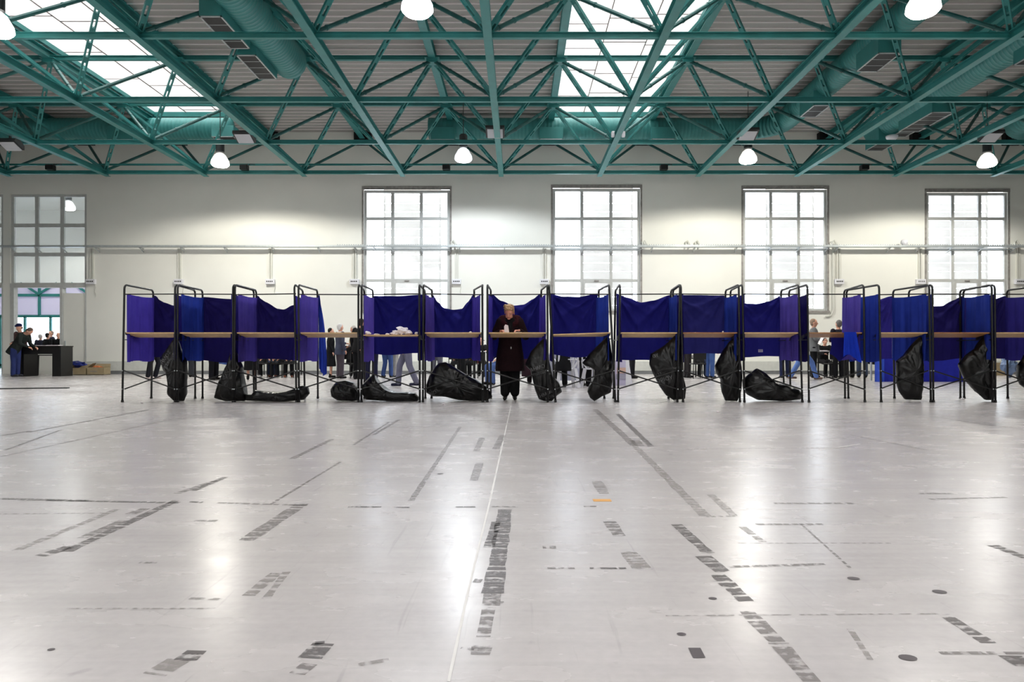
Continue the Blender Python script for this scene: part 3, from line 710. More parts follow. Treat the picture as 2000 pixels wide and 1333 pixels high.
# per booth: left front px (top,bottom), right front px (top,bottom), back profile (u,py), bottom py, cloth left, cloth right, cloth back, shelf style, label
BO = [
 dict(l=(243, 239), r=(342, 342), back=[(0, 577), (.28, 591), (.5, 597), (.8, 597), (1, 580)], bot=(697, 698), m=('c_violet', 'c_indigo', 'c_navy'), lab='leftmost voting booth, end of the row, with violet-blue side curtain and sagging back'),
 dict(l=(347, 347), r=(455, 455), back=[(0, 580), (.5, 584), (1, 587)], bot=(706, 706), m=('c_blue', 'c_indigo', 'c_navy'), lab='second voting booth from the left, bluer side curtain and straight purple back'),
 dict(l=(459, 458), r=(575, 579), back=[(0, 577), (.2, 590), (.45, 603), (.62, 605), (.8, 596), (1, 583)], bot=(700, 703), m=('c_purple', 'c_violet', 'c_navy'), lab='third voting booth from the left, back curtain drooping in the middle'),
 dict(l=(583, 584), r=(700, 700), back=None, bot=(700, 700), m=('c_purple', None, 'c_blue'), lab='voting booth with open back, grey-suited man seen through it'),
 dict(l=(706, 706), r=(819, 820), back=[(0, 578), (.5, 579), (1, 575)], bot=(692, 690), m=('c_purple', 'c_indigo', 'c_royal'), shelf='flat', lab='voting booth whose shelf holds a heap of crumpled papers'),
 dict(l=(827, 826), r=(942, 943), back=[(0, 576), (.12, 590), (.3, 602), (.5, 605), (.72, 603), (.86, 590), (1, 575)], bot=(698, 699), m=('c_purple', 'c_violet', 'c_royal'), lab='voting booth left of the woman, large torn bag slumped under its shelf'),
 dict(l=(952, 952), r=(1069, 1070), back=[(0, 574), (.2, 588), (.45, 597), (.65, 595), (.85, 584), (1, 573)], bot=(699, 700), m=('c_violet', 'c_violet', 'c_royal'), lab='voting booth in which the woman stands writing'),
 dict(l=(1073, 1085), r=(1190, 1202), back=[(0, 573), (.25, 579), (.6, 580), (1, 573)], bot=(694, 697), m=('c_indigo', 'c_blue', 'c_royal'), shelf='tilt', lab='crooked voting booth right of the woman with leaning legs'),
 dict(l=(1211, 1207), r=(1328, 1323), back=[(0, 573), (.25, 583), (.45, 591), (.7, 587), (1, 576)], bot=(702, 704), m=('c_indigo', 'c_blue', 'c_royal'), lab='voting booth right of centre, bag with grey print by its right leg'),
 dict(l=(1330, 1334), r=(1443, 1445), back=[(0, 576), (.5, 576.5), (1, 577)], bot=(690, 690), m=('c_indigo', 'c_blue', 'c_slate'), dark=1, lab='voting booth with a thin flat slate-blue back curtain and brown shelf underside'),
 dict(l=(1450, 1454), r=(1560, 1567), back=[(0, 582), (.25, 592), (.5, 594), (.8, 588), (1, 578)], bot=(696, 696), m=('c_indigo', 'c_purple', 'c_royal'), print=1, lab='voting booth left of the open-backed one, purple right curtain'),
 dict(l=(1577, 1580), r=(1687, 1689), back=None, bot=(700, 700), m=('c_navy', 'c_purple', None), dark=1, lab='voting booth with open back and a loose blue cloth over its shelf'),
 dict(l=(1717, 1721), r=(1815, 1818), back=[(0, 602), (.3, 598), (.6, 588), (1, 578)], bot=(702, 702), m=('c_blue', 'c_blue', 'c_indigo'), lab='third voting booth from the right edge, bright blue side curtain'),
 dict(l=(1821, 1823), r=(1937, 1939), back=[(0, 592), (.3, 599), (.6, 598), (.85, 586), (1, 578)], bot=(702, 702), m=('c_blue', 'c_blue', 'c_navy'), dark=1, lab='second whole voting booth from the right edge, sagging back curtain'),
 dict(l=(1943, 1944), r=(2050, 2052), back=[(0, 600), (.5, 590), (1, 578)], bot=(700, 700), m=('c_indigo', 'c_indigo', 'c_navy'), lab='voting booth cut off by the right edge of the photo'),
]
booths = []
RO = [(0, -.09), (0, .0), (.01, -.14), (.05, -.10), (0, -.03), (.03, -.19), (.02, -.07), (.04, -.07), (.05, .05), (.07, .05), (.08, .05), (.05, .10), (-.11, -.11), (.12, .11), (0, -.07)]
for i, b in enumerate(BO):
    xlt, xlb = X_(b['l'][0], D0), X_(b['l'][1], D0); xrt, xrb = X_(b['r'][0], D0), X_(b['r'][1], D0)
    e = thing('voting_booth', b['lab'], 'voting booth', ((xlb+xrb)/2, D0+DEP/2, 0), 'voting booths in the row'); booths.append(e)
    rnd = random.Random(50+i)
    rl_, rr_ = RO[i]
    for xt, xb, ro in ((xlt, xlb, rl_), (xrt, xrb, rr_)):
        mb, f0, r0 = frame_side(xt, xb, ro)
        fr = mb.build('side_frame', M['black'], e, smooth=True)
        MB().cyl((f0.x, f0.y, 0), (f0.x, f0.y, .035), .022, 10).build('foot_cap', M['black'], fr)
        MB().cyl((r0.x, r0.y, 0), (r0.x, r0.y, .035), .022, 10).build('foot_cap', M['black'], fr)
    # braces in the front plane
    za, zb_ = zf1(724.5), zf1(760.5)
    def xat(xt, xb, z): return xb+(xt-xb)*z/1.94
    for s0, s1 in ((za, zb_), (zb_, za)):
        yb_ = D0+.02 if s0 == za else D0+.045
        MB().cyl((xat(xlt, xlb, s0)+.01, yb_, s0), (xat(xrt, xrb, s1)-.01, yb_, s1), .011, 8).build('cross_brace', M['black'], e)
    mb = MB()
    for s0 in (za, zb_):
        for xt, xb, q in ((xlt, xlb, 1), (xrt, xrb, -1)):
            x = xat(xt, xb, s0); mb.cyl((x, D0-.024, s0), (x, D0+.03, s0), .010, 8)
    mb.build('brace_bolts', M['galv'], e)
    zw = [zf1(577), zf1(577.5)]
    zl_, zr_ = zf1(575+rnd.uniform(-1, 1)), zf1(575+rnd.uniform(-1, 1))
    MB().cyl((xat(xlt, xlb, 1.8)-.01, D0+.01, zl_), (xat(xrt, xrb, 1.8)+.02, D0+.01, zr_), .0095, 8).build('top_rod', M['black'], e)
    # shelf: board sloping down to the voter behind it
    st = b.get('shelf', 'std'); z0l = z0r = zf1(649.5); z1 = zf1(649.5)-.062; dpt = .34
    if st == 'flat': z0l = z0r = zf1(654.0); z1 = z0l-.012
    if st == 'tilt': z0l, z0r = zf1(653), zf1(649.2); z1 = z0r-.05
    xl_, xr_ = xat(xlt, xlb, 1.16)+.025, xat(xrt, xrb, 1.16)-.025
    t_ = .018
    mb = MB(); y0, y1 = D0+.022, D0+.022+dpt
    dzl, dzr = z0l, z0r
    v = [(xl_, y0, dzl-t_), (xr_, y0, dzr-t_), (xr_, y1, z1-t_+(0)), (xl_, y1, z1-t_), (xl_, y0, dzl), (xr_, y0, dzr), (xr_, y1, z1), (xl_, y1, z1)]
    mb.v = v; mb.f = [(0, 3, 2, 1), (4, 5, 6, 7), (0, 1, 5, 4), (1, 2, 6, 5), (2, 3, 7, 6), (3, 0, 4, 7)]
    mb.build('shelf', M['wood_dark'] if b.get('dark') else M['wood'], e, bevel=.002)
    for x, s_ in ((xl_-.006, 1), (xr_+.006, -1)):
        mb = MB(); zz = (dzl if s_ == 1 else dzr)
        mb.v = [(x, y0-.01, zz+.004), (x, y1, z1+.004), (x, y1+.02, z1-.07), (x, y0-.01, zz-.035)]; mb.v += [(x+.004*s_, a, c) for (_, a, c) in mb.v]
        mb.f = [(0, 1, 2, 3), (7, 6, 5, 4), (0, 4, 5, 1), (1, 5, 6, 2), (2, 6, 7, 3), (3, 7, 4, 0)]
        mb.build('shelf_bracket', M['black'], e)
        MB().cyl((x-.005*s_, D0+.02, z1-.06), (x-.005*s_, D1, z1-.06), .008, 8).build('side_rail', M['black'], e)
    # curtains
    ml, mr_, mk = b['m']
    ztop = zf1(573.5)
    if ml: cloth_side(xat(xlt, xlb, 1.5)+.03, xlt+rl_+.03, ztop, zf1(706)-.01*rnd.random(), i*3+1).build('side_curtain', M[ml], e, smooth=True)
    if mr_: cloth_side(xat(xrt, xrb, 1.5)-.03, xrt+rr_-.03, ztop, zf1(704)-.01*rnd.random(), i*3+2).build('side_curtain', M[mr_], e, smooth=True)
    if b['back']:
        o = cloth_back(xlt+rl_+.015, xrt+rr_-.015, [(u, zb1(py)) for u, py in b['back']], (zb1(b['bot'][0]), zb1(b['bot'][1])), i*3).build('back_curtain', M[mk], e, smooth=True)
        o.modifiers.new('smooth', 'SMOOTH').iterations = 2
    elif mk:      # the curtain has come loose and hangs from its left corner
        xa = xlt+rl_
        def fn(u, v):
            z = zb1(577)+(zb1(736-26*abs(u-.6))-zb1(577))*v; wv = .02+.14*v**.8-.05*max(0, v-.8)*5*.4
            x = xa+.01+wv*u+.02*v+.012*math.sin(18*u+6*v); return (x, D1+.01+.035*math.sin(13*u+3*v)*v, z)
        MB().grid(fn, 30, 50).build('back_curtain', M['c_blue'], e, smooth=True)
    if b.get('print'):
        x = X_(1485, D1-.06); z = zb1(686); mb = MB()
        for r in range(3):
            for c in range(5): mb.box(x-.04+c*.017, x-.03+c*.017, D1-.075, D1-.072, z-.02+r*.018, z-.01+r*.018)
        mb.build('printed_mark', M['paper'], e)
# frame of the next booth peeking in at the right edge
# crumpled papers on the flat shelf, loose slips elsewhere
def crumple(c, r, seed, flat=.6):
    bm = bmesh.new(); bmesh.ops.create_icosphere(bm, subdivisions=3, radius=1)
    for v in bm.verts:
        n = noise.noise(v.co*1.8+Vector((seed, 0, 0)))*.5+noise.noise(v.co*4+Vector((0, seed, 0)))*.3
        v.co = Vector((v.co.x*r[0], v.co.y*r[1], v.co.z*r[2]))*(1+n)
    mz = min(v.co.z for v in bm.verts)
    for v in bm.verts: v.co += Vector((0, 0, -mz))
    me = bpy.data.meshes.new('crumpled_paper'); bm.to_mesh(me); bm.free(); me.materials.append(M['paper'])
    o = bpy.data.objects.new('crumpled_paper', me); COL.objects.link(o); o.location = c; return o
zs5 = zf1(654)+.002
pl = [((786, .12), (.09, .06, .055), 'tallest crumpled paper in the heap on the booth shelf'), ((775, .14), (.07, .05, .035), 'crumpled paper left of the heap top'), ((797, .11), (.06, .05, .035), 'crumpled paper right of the heap top'),
      ((768, .13), (.05, .04, .02), 'flattened paper at the left foot of the heap'), ((716, .12), (.055, .05, .028), 'crumpled paper alone at the left end of the shelf'), ((735, .10), (.045, .04, .01), 'small flat slip near the left end of the papers shelf'), ((756, .1), (.03, .03, .012), 'small scrap left of the paper heap'), ((813, .1), (.028, .03, .022), 'small crumpled ball at the right end of the papers shelf')]
for (px, dy), r, lb in pl:
    tag(crumple((X_(px, D0+.1), D0+dy+.03, zs5-.002), r, px*.37), lb, 'paper', 'papers left on the booth shelf')
def scrap(px, py, lb, w_=.05, d=.04, D=None, z=None, h=.008, cat='paper'):
    p = FL(px, py) if D is None else Vector((X_(px, D), D, z))
    tag(crumple(p+Vector((0, 0, .0)), (w_, d, h), px*.7), lb, cat, 'paper scraps')
zsl = zf1(649.5)-.006
scrap(919, 0, 'small crumpled paper at the right end of the shelf left of the woman', .022, .02, D0+.06, zsl-.002, .012); 
scrap(1412, 0, 'little paper ball on the brown shelf', .013, .013, D0+.05, zsl, .012); scrap(1358, 0, 'small white scrap at the front of the brown shelf', .014, .02, D0+.05, zsl-.001, .004)
scrap(277, 788, 'white scrap on the floor under the leftmost booth', .02, .02); scrap(866, 791, 'white scrap on the floor before the torn bag', .025, .03); scrap(1402, 806, 'white scrap on the floor in front of the slate-blue booth', .018, .02)
scrap(1880, 780, 'white scrap on the floor by the right booths', .03, .03); scrap(1376, 768, 'paper sheet lying under the slate-blue booth', .08, .1, h=.003); scrap(1983, 759, 'paper sheet on the floor at the right edge', .09, .1, h=.003); scrap(1516, 748, 'white cup-sized scrap behind the fallen bag', .05, .04, h=.02)
scrap(1830, 758, 'paper sheet on the floor behind the right booths', .12, .12, h=.003)

# blue cloth thrown over the shelf of the open booth
def drape_fn(px0, px1, pyt, pyb, yoff, seed, taper=0):
    def fn(u, v):
        x0 = X_(px0, D0); x1 = X_(px1, D0); zt_ = zf1(pyt)
        if v < .12:
            t = v/.12; y = D0+.33-(.34+yoff)*t; z = zf1(649.5)-.06*(1-t)+.006
        else:
            t = (v-.12)/.88; y = D0-.012-yoff; z = zf1(649.5)+.006+(zf1(pyb-8*math.sin(u*4+seed))-zf1(649.5))*t
        s = max(0, (v-.12)/.88); k = .03*math.sin(u*11+seed)*s+.01*math.sin(u*31+seed)*s
        cx = (u-.5)*(1-taper*(1-s)); return (x0+(x1-x0)*(.5+cx)+.06*s*math.sin(seed), y-abs(k), z)
    return fn
bc = thing('loose_blue_cloth', 'bright blue cloth slung over the shelf of the open-backed booth', 'cloth', (X_(1655, D0), D0, 1.17))
MB().grid(drape_fn(1640, 1676, 649, 702, .03, .5, .35), 30, 40).build('front_fall', M['c_drape'], bc, smooth=True)
def fn(u, v):
    x = X_(1620+38*u, D0+.4)+.03*math.sin(3*v); z = Z_(657, D0+.4)+(Z_(692+14*math.sin(PI*u)**2, D0+.4)-Z_(657, D0+.4))*v
    return (x, D0+.385+.03*math.sin(9*u+2*v)*v, z)
MB().grid(fn, 30, 30).build('rear_fall', M['c_royal'], bc, smooth=True)

# ================================================================== BLACK BAGS
def resample(poly, n):
    pts = [Vector((a, b)) for a, b in poly]; m = len(pts); seg = [(pts[(i+1) % m]-pts[i]).length for i in range(m)]; T = sum(seg); out = []
    for k in range(n):
        d = T*k/n; i = 0
        while d > seg[i]: d -= seg[i]; i += 1
        out.append(pts[i].lerp(pts[(i+1) % m], d/seg[i]))
    return out
def bag(poly, D, thick, label, seed, texts=(), rest=True, crump=.03, group='black refuse bags under the booths'):
    pts = [(X_(a, D), Z_(b, D)) for a, b in resample(poly, 120)]
    mz = min(p[1] for p in pts); 
    if rest: pts = [(x, z-mz+.004) for x, z in pts] if mz < .0 or rest == 2 else [(x, z) for x, z in pts]
    cx = sum(p[0] for p in pts)/len(pts); cz = sum(p[1] for p in pts)/len(pts)
    N = len(pts); R = []; K = 26
    sm = [Vector(p) for p in pts]
    for _ in range(160): sm = [(sm[i-1]+sm[i]*2+sm[(i+1) % N])/4 for i in range(N)]
    sc = [Vector((cx+(p.x-cx)*1.12, cz+(p.y-cz)*1.12)) for p in sm]
    for j in range(K+1):
        a = PI*(j+.25)/(K+.5); s = math.sin(a)**.75; q = -math.cos(a); bl = min(1, (1-s)*2.2)
        R.append([(cx+(x*(1-bl)+sc[i].x*bl-cx)*s, D+thick*.5*q, cz+(z*(1-bl)+sc[i].y*bl-cz)*s) for i, (x, z) in enumerate(pts)])
    me_v = []; out = []
    for j, r in enumerate(R):
        row = []
        for k, p in enumerate(r):
            v = Vector(p); a = PI*(j+.25)/(K+.5)
            w_ = Vector((v.x*5+seed, v.y*5, v.z*3.2))
            c1 = 1-abs(noise.noise(w_))*2.2; c2 = 1-abs(noise.noise(w_*2.3+Vector((3, 1, 7))))*2.2; c3 = 1-abs(noise.noise(w_*5.5))*2.2
            h = crump*(.9*c1+.55*c2+.28*c3-.8)
            edge = abs(math.cos(a))
            nrm = Vector(((v.x-cx)*.15, -1 if j < K/2 else 1, (v.z-cz)*.15)).normalized()
            v2 = v+nrm*h*(.25+.75*edge)*1.3
            if v2.z < .003: v2.z = .003
            row.append(v2)
        out.append(row)
    mb = MB().rings(out)
    o = mb.build('refuse_bag', M['bag'], smooth=True, loc=(cx, D, min(v.z for r in out for v in r)))
    tag(o, label, 'bag', group)
    if texts:
        vv = [Vector(v) for v in mb.v]; tree = BVHTree.FromPolygons(vv, mb.f)
        for txt, px, py, size, rot in texts:
            cu = bpy.data.curves.new('t', 'FONT'); cu.body = txt; cu.size = size; cu.align_x = 'CENTER'; cu.offset = .0005
            to = bpy.data.objects.new('t', cu); COL.objects.link(to)
            dg = bpy.context.evaluated_depsgraph_get(); dg.update()
            me = bpy.data.meshes.new_from_object(to.evaluated_get(dg)); bpy.data.objects.remove(to)
            bm = bmesh.new(); bm.from_mesh(me); bmesh.ops.subdivide_edges(bm, edges=[e_ for e_ in bm.edges if e_.calc_length() > .02], cuts=2)
            bmesh.ops.triangulate(bm, faces=bm.faces)
            c, s = math.cos(rot), math.sin(rot)
            miss = []
            for v in bm.verts:
                x = X_(px, D)+v.co.x*c-v.co.y*s; z = Z_(py, D)+v.co.x*s+v.co.y*c
                hit = tree.ray_cast(Vector((x, D-2, z)), Vector((0, 1, 0)))
                if not hit[0]: miss.append(v)
                v.co = Vector((x, (hit[0].y-.004) if hit[0] else D-thick*.2, z))-Vector(o.location)
            bmesh.ops.delete(bm, geom=miss, context='VERTS')
            bm.to_mesh(me); bm.free(); me.materials.clear(); me.materials.append(M['bagprint'])
            po = bpy.data.objects.new('bag_print', me); COL.objects.link(po); po.parent = o
    return o
DB = D0+.20
bag([(344, 660), (330, 680), (313, 702), (320, 728), (330, 738), (331, 760), (327, 775), (341, 787), (359, 787), (364, 775), (365, 735), (364, 708), (354, 690), (347, 664)], DB, .26, 'tall black bag hanging at the leftmost booth, clump of plastic at its foot', 1, [('ΔΗΜΟΣ', 330, 703, .085, 1.0), ('ΘΕΣ/ΝΙΚΗΣ', 338, 708, .06, 1.0)])
bag([(455, 682), (447, 712), (437, 735), (426, 755), (419, 782), (440, 788), (478, 788), (485, 780), (478, 755), (474, 720), (466, 705), (459, 684)], DB, .34, 'full black bag hanging between the second and third booths', 2)
bag([(479, 776), (480, 788), (520, 790), (560, 790), (594, 787), (605, 775), (602, 762), (590, 759), (560, 772), (530, 771), (498, 768), (492, 776)], DB-.04, .34, 'flat black bag lying on the floor under the third booth', 3, rest=2)
bag([(646, 765), (650, 757), (658, 749), (675, 747), (692, 751), (700, 762), (704, 775), (701, 785), (690, 787), (660, 786), (648, 778)], DB+.05, .36, 'round knotted black bag on the floor under the open-backed booth', 4, rest=2, crump=.04)
bag([(705, 760), (715, 750), (726, 738), (732, 737), (738, 750), (750, 765), (765, 774), (795, 772), (812, 774), (819, 782), (817, 790), (760, 790), (715, 787), (707, 775)], DB, .36, 'black bag with a trailing tail on the floor under the papers shelf', 5, rest=2)
bag([(857, 713), (870, 711), (882, 717), (905, 732), (930, 745), (950, 758), (958, 770), (962, 779), (950, 787), (920, 787), (895, 785), (870, 779), (845, 778), (833, 771), (832, 757), (838, 738), (848, 722)], DB+.06, .42, 'large slumped black bag left of the woman, printed letters on its left end', 6, [('ΠΟΣ', 842, 770, .075, .9), ('ΡΙΟΥ', 853, 768, .075, .9)], rest=2, crump=.035)
bag([(1064, 662), (1050, 675), (1037, 690), (1025, 716), (1036, 726), (1040, 745), (1045, 765), (1052, 783), (1063, 787), (1078, 787), (1088, 776), (1098, 769), (1093, 752), (1083, 740), (1078, 726), (1070, 700), (1067, 665)], DB, .30, 'black bag with grey lettering hanging right of the woman', 7, [('ΔΗΜΟ', 1050, 722, .085, .3), ('ΘΕΣ/ΝΙΚΗΣ', 1054, 731, .06, .3), ('ΔΗΜΟ', 1062, 774, .08, .42), ('ΔΙΟΙΚ', 1074, 778, .065, .42)])
bag([(1186, 660), (1170, 675), (1150, 695), (1137, 712), (1143, 718), (1162, 724), (1160, 740), (1150, 757), (1147, 768), (1152, 780), (1161, 787), (1175, 778), (1193, 770), (1197, 745), (1196, 700), (1190, 662)], DB, .28, 'pointed black bag hanging at the crooked booth, shiny at its foot', 8)
bag([(1322, 652), (1298, 675), (1270, 692), (1268, 712), (1275, 730), (1288, 755), (1300, 772), (1315, 782), (1338, 780), (1340, 760), (1334, 735), (1332, 700), (1328, 655)], DB, .28, 'black bag with grey letters hanging right of the crooked booth', 9, [('ΟΥ', 1279, 698, .07, .3), ('ΟΣ', 1286, 734, .075, .3), ('ΩΡΙΟΥ', 1296, 744, .085, .3)])
bag([(1438, 658), (1424, 668), (1412, 685), (1404, 700), (1396, 715), (1399, 730), (1407, 742), (1409, 765), (1416, 783), (1440, 784), (1446, 770), (1449, 740), (1445, 700), (1444, 660)], DB, .30, 'glossy black bag hanging at the slate-blue booth', 10)
bag([(1450, 745), (1462, 735), (1478, 723), (1492, 730), (1505, 745), (1518, 752), (1535, 755), (1560, 764), (1569, 776), (1563, 784), (1530, 787), (1480, 785), (1460, 775), (1452, 765)], DB+.05, .44, 'fallen black bag sprawling on the floor, right of the slate-blue booth', 11, rest=2)
bag([(1797, 657), (1780, 675), (1765, 695), (1750, 706), (1752, 730), (1750, 745), (1755, 765), (1768, 781), (1798, 782), (1800, 760), (1800, 700), (1801, 660)], DB, .28, 'wide glossy black bag hanging at the third booth from the right', 12)
bag([(1921, 657), (1905, 680), (1885, 695), (1872, 712), (1877, 725), (1885, 742), (1905, 765), (1925, 782), (1938, 782), (1940, 760), (1938, 720), (1930, 695), (1924, 660)], DB, .28, 'black bag hanging at the second booth from the right edge', 13)
bag([(2003, 690), (1998, 700), (1990, 712), (1988, 735), (1994, 752), (2010, 765), (2030, 760), (2030, 700), (2012, 688)], DB, .26, 'black bag partly cut off by the right edge of the photo', 14)

# ================================================================== THINGS BEHIND THE BOOTHS
DT = 23.8
t = thing('black_counter', 'black panel-legged counter standing before the left doorway', 'table', (X_(88, DT), DT, 0))
zt_ = Z_(676, DT)
MB().box(X_(46, DT), X_(131, DT), DT-.35, DT+.35, zt_-.03, zt_).build('tabletop', M['black'], t, bevel=.004)
MB().box(X_(61, DT), X_(129, DT), DT-.33, DT-.30, Z_(692, DT), zt_-.03).build('apron', M['black'], t)
MB().box(X_(43, DT), X_(61, DT), DT-.36, DT+.33, 0, zt_-.03).build('side_panel', M['black'], t)
MB().box(X_(113.5, DT), X_(130, DT), DT-.30, DT+.33, 0, zt_-.03).build('side_panel', M['black'], t)
for i, (px, w_, lb) in enumerate([(76, .22, 'sheaf of papers on the left half of the black counter'), (85, .2, 'white papers in the middle of the black counter'), (108, .2, 'spread papers at the right end of the black counter')]):
    x = X_(px, DT); mb = MB().box(x-w_, x+w_, DT-.2+.03*i, DT+.1, zt_+.001, zt_+.012+.008*i); tag(mb.build('papers', M['paper'], loc=(x, DT, zt_)), lb, 'papers', 'papers on the black counter')
e = thing('folding_table', 'folded-leg table frame standing behind the black counter', 'table', (X_(70, 24.6), 24.6, 0))
MB().box(X_(62, 24.6), X_(112, 24.6), 24.4, 24.9, .70, .73).build('tabletop', M['black'], e)
MB().cyl((X_(73, 24.6), 24.6, 0), (X_(74.5, 24.6), 24.6, .7), .04, 8).build('leg', M['black'], e); MB().cyl((X_(62, 24.6), 24.6, .52), (X_(74, 24.6), 24.6, .66), .022, 8).build('brace', M['black'], e); MB().cyl((X_(108, 24.6), 24.6, 0), (X_(108, 24.6), 24.6, .7), .03, 8).build('leg', M['black'], e)
def carton(px0, px1, py0, py1, D, lb, open_=True, txt=False, m='card'):
    x0, x1 = X_(px0, D), X_(px1, D); z1 = Z_(py0, D); c = Vector(((x0+x1)/2, D+.2, 0)); e = thing('cardboard_box', lb, 'box', c)
    mb = MB(); t = .012
    mb.box(x0, x1, D, D+t, 0, z1); mb.box(x0, x1, D+.4-t, D+.4, 0, z1); mb.box(x0, x0+t, D+t, D+.4-t, 0, z1); mb.box(x1-t, x1, D+t, D+.4-t, 0, z1); mb.box(x0, x1, D, D+.4, 0, .02)
    mb.build('body', M[m], e)
    if open_:
        mb = MB(); mb.v = [(x0, D+.4, z1), (x1, D+.4, z1), (x1-.05, D+.5, z1+.12), (x0+.05, D+.5, z1+.12)]; mb.f = [(0, 1, 2, 3)]; mb.build('flap', M[m], e)
        mb = MB(); mb.v = [(x0, D, z1), (x0, D+.4, z1), (x0+.16, D+.3, z1+.16), (x0+.14, D+.1, z1+.14)]; mb.f = [(0, 1, 2, 3)]; mb.build('flap', M[m], e)
    if txt:
        mb = MB()
        for k in range(5): mb.box(x0+.12+k*.05, x0+.15+k*.05, D-.003, D-.001, z1*.42, z1*.55)
        mb.build('printed_mark', M['base_grey'], e)
carton(136.5, 167, 719, 733, 24.9, 'brown cardboard box holding a shiny blue bag, against the door leaf', True)
carton(170, 203, 718, 733, 24.9, 'open brown cardboard box with printed front, right of the door leaf', True, True)
D_ = 24.75; x0, x1 = X_(124.5, D_), X_(137, D_); mb = MB().prism(((x0+x1)/2, D_, 0), ((x0+x1)/2, D_+.2, 0), [(-(x1-x0)/2, 0), ((x1-x0)/2, 0), ((x1-x0)/2, .15), (0, .23), (-(x1-x0)/2, .15)])
tag(mb.build('milk_carton_box', M['white_pl'], loc=((x0+x1)/2, D_, 0)), 'small white gable-shaped box on the floor by the counter', 'box')
tag(crumple((X_(149, 25.1), 25.12, Z_(719, 25.1)), (.30, .15, .10), 4.2), 'shiny blue and dark plastic bag stuffed in the left cardboard box', 'bag').data.materials[0] = mat('blue_foil', (30, 44, 120), .3, var=.4, scale=5)
bpy.context.scene.objects[-1]
tag(crumple((X_(190, 25.1), 25.1, Z_(719, 25.1)-.04), (.16, .12, .06), 9.2), 'orange wrapper on top of the printed cardboard box', 'wrapper').data.materials[0] = mat('orange_wrap', (190, 110, 60), .5, var=.3)
for q in ('crumpled_paper',): pass
a, b = FL(0, 761.5), FL(134, 759); mb = MB(); mb.bar((a.x-1, a.y, .012), (b.x, b.y, .012), .12, .022)
tag(mb.build('floor_cable_cover', M['black'], loc=(b.x, b.y, 0)), 'flat black cable cover on the floor at the left edge', 'cable cover')

def table(px0, px1, pyt, D, lb, top='black', cloth=None, dep=.7, label_cat='table'):
    x0, x1 = X_(px0, D), X_(px1, D); z = Z_(pyt, D); e = thing('work_table', lb, 'table', ((x0+x1)/2, D+dep/2, 0))
    MB().box(x0, x1, D, D+dep, z-.03, z).build('tabletop', M[top], e, bevel=.003)
    for x in (x0+.05, x1-.05):
        for y in (D+.05, D+dep-.05): MB().cyl((x, y, 0), (x, y, z-.03), .02, 8).build('leg', M['black'], e)
    if cloth:
        def fn(u, v): return (x0-.02+(x1-x0+.04)*u, D-.015-.012*math.sin(u*40)*v, z-.0-(z-.06)*v)
        MB().grid(fn, 60, 4).build('table_skirt', M[cloth], e)
    return e, z
tb = [table(500, 580, 692, 24.5, 'long dark table behind the third booth, people seated round it'), table(905, 948, 686, 22.6, 'white-topped table glimpsed between the booths left of the woman', 'white_pl'),
      table(1338, 1372, 700, 22.2, 'dark table behind the slate-blue booth with a laptop-sized white box'), table(1596, 1645, 685.5, 22.8, 'pale-topped table where the man in the grey blazer stands', 'white_pl'),
      table(1045, 1186, 690, 18.4, 'table with a pale grey skirt behind the white plastic chairs', 'white_pl', None)]
D_ = 17.5
mb = MB()
e = tb[4][0]
MB().box(X_(1046, 18.4), X_(1184, 18.4), 18.36, 18.38, .07, tb[4][1]-.04).build('table_skirt', mat('pale_grey_cloth', (176, 176, 196), .8, transl=.2), e)
tag(MB().box(X_(1354, 22.0), X_(1365, 22.0), 22.3, 22.5, tb[2][1]+.0, tb[2][1]+.1).build('document_box', M['paper'], loc=(X_(1359, 22), 22.3, tb[2][1])), 'white box of papers on the dark table behind the slate-blue booth', 'box')
mb = MB().box(X_(1603, 22.8), X_(1618, 22.8), 22.85, 23.2, tb[3][1], tb[3][1]+.015); tag(mb.build('papers', M['paper'], loc=(X_(1610, 22.8), 22.85, tb[3][1])), 'papers on the table beside the man in the grey blazer', 'papers')
# sloping poster stand
e = thing('poster_stand', 'leaning pale poster stand with orange picture, behind the crooked booth', 'poster', (X_(1215, 17.2), 17.2, 0))
mb = MB(); mb.prism((X_(1195, 17.2), 17.2, 0), (X_(1195, 17.2), 17.25, 0), [(0, 0), (.52, 0), (.42, .62), (.0, .62)]); mb.build('panel', mat('pale_poster', (196, 190, 216), .7), e)
MB().prism((X_(1222, 17.2), 17.19, 0), (X_(1222, 17.2), 17.199, 0), [(0, .0), (.17, 0), (.07, .62), (0, .62)]).build('side_face', M['white_pl'], e)
MB().box(X_(1205, 17.2), X_(1222, 17.2), 17.185, 17.199, .3, .44).build('picture', mat('faded_orange_print', (206, 172, 156), .7), e); MB().box(X_(1203, 17.2), X_(1222, 17.2), 17.185, 17.199, .15, .28).build('picture', mat('faded_grey_print', (160, 158, 176), .7), e)
